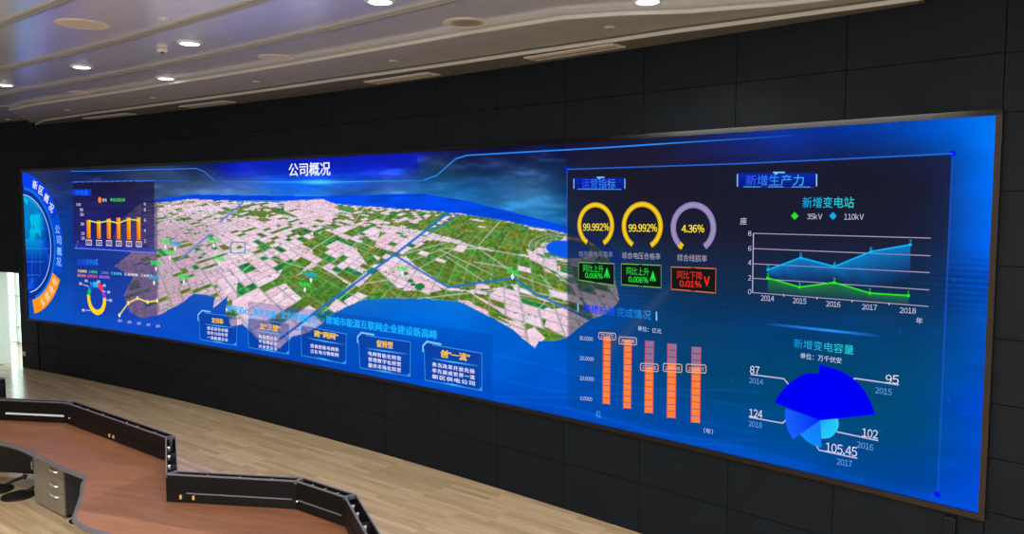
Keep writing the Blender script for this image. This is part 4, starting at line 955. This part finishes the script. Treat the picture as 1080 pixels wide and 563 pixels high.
for i in range(len(FRONT) - 1):
    f0, f1, b0, b1 = FRONT[i], FRONT[i + 1], BACK[i], BACK[i + 1]
    L = hypot(f1[0] - f0[0], f1[1] - f0[1]); ang = atan2(f1[1] - f0[1], f1[0] - f0[0])
    nx, ny = -sin(ang), cos(ang)
    def slab(mb, p0, p1, th, z0, z1):                               # thin upright board from p0 to p1, th toward the far side
        q = [p0, p1, (p1[0] + nx * th, p1[1] + ny * th), (p0[0] + nx * th, p0[1] + ny * th)]
        mb.add([D(k, z0) for k in q] + [D(k, z1) for k in q], [(3, 2, 1, 0), (4, 5, 6, 7), (0, 1, 5, 4), (1, 2, 6, 5), (2, 3, 7, 6), (3, 0, 4, 7)])
    m_ = MB()
    zz = [DZ + 0.002] + [DZ + 0.10 + 0.0165 * k for k in range(9)] + [RT - 0.008]
    for k, (z0, z1) in enumerate(zip(zz[:-1], zz[1:])): slab(m_, f0, f1, 0.014, z0 + 0.0015, z1 - 0.0015)
    slab(m_, (f0[0] + nx * .006, f0[1] + ny * .006), (f1[0] + nx * .006, f1[1] + ny * .006), 0.008, DZ, RT - 0.01)
    face = m_.build('slatted_riser', M_SLAT, desk)
    m_ = MB(); slab(m_, (b0[0] - nx * .014, b0[1] - ny * .014), (b1[0] - nx * .014, b1[1] - ny * .014), 0.014, 0.06, RT - 0.008); m_.build('back_panel', M_BLACK, desk)
    m_ = MB(); slab(m_, f0, f1, 0.013, RT - 0.008, RT + 0.004); slab(m_, (b0[0] - nx * .01, b0[1] - ny * .01), (b1[0] - nx * .01, b1[1] - ny * .01), 0.01, RT - 0.008, RT)
    for t_ in (0.0, 1.0):
        p = lerp(f0, f1, t_); q = lerp(b0, b1, t_); s_ = 0.016 if t_ == 0 else -0.016
        p2, q2 = lerp(f0, f1, t_ + s_ / L), lerp(b0, b1, t_ + s_ / L)
        m_.add([D(k, z) for z in (RT - 0.03, RT + 0.002) for k in (p, p2, q2, q)], [(3, 2, 1, 0), (4, 5, 6, 7), (0, 1, 5, 4), (1, 2, 6, 5), (2, 3, 7, 6), (3, 0, 4, 7)])
    m_.build('top_trim', M_ALU, desk)
    m_ = MB(); slab(m_, (f0[0] + nx * .014, f0[1] + ny * .014), (f1[0] + nx * .014, f1[1] + ny * .014), 0.075, RT - 0.16, RT - 0.15)
    for t_ in ((0.33, 0.66) if L > 1.5 else (0.5,)):
        p, q = lerp(f0, f1, t_), lerp(b0, b1, t_); m_.box(D(((p[0] + q[0]) / 2, (p[1] + q[1]) / 2), RT - 0.06), (0.012, 0.078, 0.09), ang)
    m_.build('cable_channel', M_BLACKIN, desk)
    for t_ in ([0.12, 0.22, 0.38, 0.62, 0.72, 0.88] if L > 1.5 else [0.3, 0.55, 0.8]):
        p = lerp(lerp(f0, f1, t_), lerp(b0, b1, t_), 0.30); m_ = MB()
        m_.box(D(p, RT - 0.028), (0.026, 0.02, 0.034), ang).box(D(p, RT - 0.006), (0.014, 0.03, 0.01), ang); m_.build('clip', M_STEEL, desk, 0.003)
    # strip on the riser's foot; first one white, painted as light through a slit
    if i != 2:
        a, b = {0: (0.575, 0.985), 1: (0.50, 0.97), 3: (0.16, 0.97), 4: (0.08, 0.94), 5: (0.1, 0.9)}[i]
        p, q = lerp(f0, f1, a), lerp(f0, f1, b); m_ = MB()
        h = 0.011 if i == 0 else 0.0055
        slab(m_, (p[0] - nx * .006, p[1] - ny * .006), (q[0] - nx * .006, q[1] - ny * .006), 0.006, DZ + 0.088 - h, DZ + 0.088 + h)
        m_.build('riser_strip', M_WHITE if i == 0 else (M_ALU if i in (3, 4) else M_SLAT), desk, label='white strip painted as a light-filled slit' if i == 0 else None)
    for t_ in {1: (0.475, 0.515), 3: (0.115, 0.215)}.get(i, ()):
        p = lerp(f0, f1, t_); m_ = MB()
        m_.box(D((p[0] - nx * .004, p[1] - ny * .004), DZ + 0.05), (0.02, 0.012, 0.036), ang).box(D((p[0] - nx * .011, p[1] - ny * .011), DZ + 0.05), (0.010, 0.004, 0.02), ang)
        m_.build('socket', M_BRASS, desk, 0.002, label='yellow socket')
    if i in (1, 4):
        p = lerp(f0, f1, 0.045); m_ = MB(); m_.lathe([(0.0, 0), (0.012, 0.002), (0.014, 0.006), (0.012, 0.012), (0.0, 0.014)], 12, D((p[0] - nx * .01, p[1] - ny * .01), DZ + 0.075)); m_.build('knob', M_STEEL, desk, smooth=True)
# corner posts, support legs, modesty panel
for p, q in ((FRONT[2], BACK[2]), (FRONT[3], BACK[3])):
    MB().box(D(lerp(p, q, 0.5), (DZ + RT) / 2 - 0.004), (0.03, 0.03, RT - DZ - 0.012), 0.3).build('corner_post', M_ALU, desk, 0.004)
m_ = MB()
for f0, f1 in zip(FRONT[:-1], FRONT[1:]):
    ang = atan2(f1[1] - f0[1], f1[0] - f0[0]); L = hypot(f1[0] - f0[0], f1[1] - f0[1])
    c = lerp(f0, f1, 0.5); m_.box(D((c[0] - sin(ang) * 0.03, c[1] + cos(ang) * 0.03), (DZ - 0.04 + 0.1) / 2), (L, 0.018, DZ - 0.14), ang)
m_.build('modesty_panel', M_BLACKIN, desk)
for p, q in (((-4.42, 8.36), (-4.68, 8.52)), ((-2.6, 6.5), (-2.9, 6.3)), ((-1.4, 5.4), (-1.7, 5.5))):
    m_ = MB().tube([D(p, 0.03), D(p, DZ - 0.033)], 0.03, 16); lg = m_.build('leg', M_ALU, desk, smooth=True)
    ang = atan2(q[1] - p[1], q[0] - p[0]); c = lerp(p, q, 0.5)
    MB().box(D(c, 0.02), (hypot(q[0] - p[0], q[1] - p[1]) + 0.08, 0.07, 0.04), ang).build('foot', M_BLACK, lg, 0.012)

# the next console, only its riser's end in sight at the left edge
far_desk = thing('console_desk', 'black console end cut by the left edge, behind the long console', 'desk', (-7.4, 11.3, 0))
ang = atan2(-0.28, 0.96)
F0, F1 = (-9.0, 11.52), (-7.02, 11.06)
ang = atan2(F1[1] - F0[1], F1[0] - F0[0]); L = hypot(F1[0] - F0[0], F1[1] - F0[1]); c = lerp(F0, F1, 0.5); cc = (c[0] + 7.4, c[1] - 11.3)
off = lambda w: (cc[0] - sin(ang) * w, cc[1] + cos(ang) * w)
m_ = MB()
for k in range(10): m_.box((*off(0.007), 0.765 + 0.0245 * k), (L, 0.014, 0.021), ang)
m_.box((*off(0.012), 0.5), (L, 0.008, 0.96), ang); m_.build('slatted_riser', M_SLAT, far_desk)
m_ = MB().box((*off(0.105), 0.52), (L, 0.014, 0.92), ang); m_.build('back_panel', M_BLACK, far_desk)
e = (F1[0] + 7.4, F1[1] - 11.3)
m_ = MB()
for k in range(5): m_.box((e[0] - sin(ang) * 0.055 - 0.01 * cos(ang), e[1] + cos(ang) * 0.055 - 0.01 * sin(ang), 0.1 + 0.2 * k), (0.016, 0.10, 0.05), ang)
m_.box((e[0] - sin(ang) * 0.055 - 0.02 * cos(ang), e[1] + cos(ang) * 0.055 - 0.02 * sin(ang), 0.49), (0.01, 0.10, 0.96), ang); m_.build('end_panel', M_BLACKIN, far_desk)
m_ = MB().box((*off(0.006), 0.998), (L, 0.014, 0.012), ang).box((*off(0.106), 0.998), (L, 0.014, 0.012), ang).box((e[0] - sin(ang) * 0.055, e[1] + cos(ang) * 0.055, 0.996), (0.016, 0.11, 0.012), ang); m_.build('top_trim', M_ALU, far_desk)
m_ = MB().box((*off(-0.35), 0.735), (L, 0.68, 0.03), ang); m_.build('worktop', M_DESK, far_desk)
for k in (-0.8, 0.8):
    m_ = MB().box((cc[0] + cos(ang) * k + sin(ang) * 0.5, cc[1] + sin(ang) * k - cos(ang) * 0.5, 0.36), (0.06, 0.06, 0.72), ang); m_.build('leg', M_ALU, far_desk, 0.004)

# ================================================================== DRAWER UNIT AND FLOOR STANDS UNDER THE DESK
a, b = Vector((-5.41, 9.08)), Vector((-4.82, 8.62))
ang = atan2(b.y - a.y, b.x - a.x); wd = (b - a).length; hgt = 0.64
ped = thing('drawer_unit', 'grey steel cabinet with one door and three drawers under the worktop', 'drawer unit', (a.x, a.y, 0), ang)
MB().box((wd / 2, 0.26, 0.025 + hgt / 2), (wd, 0.50, hgt - 0.03)).build('body', M_PEDSIDE, ped, 0.005)
MB().box((wd / 2, 0.27, 0.02), (wd - 0.03, 0.46, 0.04)).build('plinth', M_BLACK, ped)
sp = wd * 0.44
dr = MB().box((sp / 2, 0.0, 0.03 + (hgt - 0.05) / 2), (sp - 0.016, 0.02, hgt - 0.05)).build('door', M_PED, ped, 0.004)
MB().tube([(0.03, -0.01, 0.52), (0.028, -0.032, 0.505), (0.028, -0.034, 0.42), (0.03, -0.01, 0.40)], 0.008).build('handle', M_ALU, dr, smooth=True, label='grey bow handle')
dh = (hgt - 0.05) / 3
for k, z0 in enumerate((0.02, 0.26, 0.435)):
    dh = (0.235, 0.17, 0.17)[k]
    q = MB().box(((sp + wd) / 2, 0.0, z0 + 0.01 + dh / 2), (wd - sp - 0.006, 0.02, dh)).build('drawer', M_PED, ped, 0.003)
    xc = (sp + wd) / 2; zc = (0.225, 0.345, 0.505)[k]
    MB().tube([(xc - 0.075, -0.008, zc), (xc - 0.06, -0.03, zc + 0.008), (xc, -0.04, zc + 0.004), (xc + 0.06, -0.03, zc - 0.006), (xc + 0.075, -0.008, zc - 0.014)], 0.013).build('handle', M_STEEL, q, smooth=True, label='bright bow handle')
def floor_stand(c, ang, label):
    t = thing('floor_stand', label, 'stand', (c[0], c[1], 0), ang, 'black stands on the floor under the desk')
    pts = []
    for k in range(36):
        u = 2 * pi * k / 36; r = 0.17 * (1 - 0.18 * cos(u)); pts.append((r * cos(u) * 1.05, r * sin(u) * 1.0))
    m_ = MB().prism(pts, 0.0, 0.02); m_.add([(x * .96, y * .96, 0.02) for x, y in pts] + [(x * .5, y * .5, 0.05) for x, y in pts] + [(x * .1, y * .1, 0.056) for x, y in pts], [(r * 36 + i, r * 36 + (i + 1) % 36, (r + 1) * 36 + (i + 1) % 36, (r + 1) * 36 + i) for r in (0, 1) for i in range(36)] + [tuple(range(72, 108))])
    m_.build('base', M_BLACKIN, t, smooth=True)
    MB().tube([(0.06, 0, 0.045), (0.14, 0.0, 0.075), (0.27, 0.0, 0.10)], 0.018).build('stalk', M_BLACK, t, smooth=True)
    MB().tube([(0.25, 0, 0.08), (0.28, 0, 0.125)], 0.028, 14).build('end_cap', M_BLACK, t, smooth=True)
floor_stand((-6.10, 9.53), 0.75, 'black floor stand with a short stalk, cut by the left edge')
floor_stand((-5.72, 9.33), 0.75, 'black floor stand with a short stalk beside the grey drawer unit')
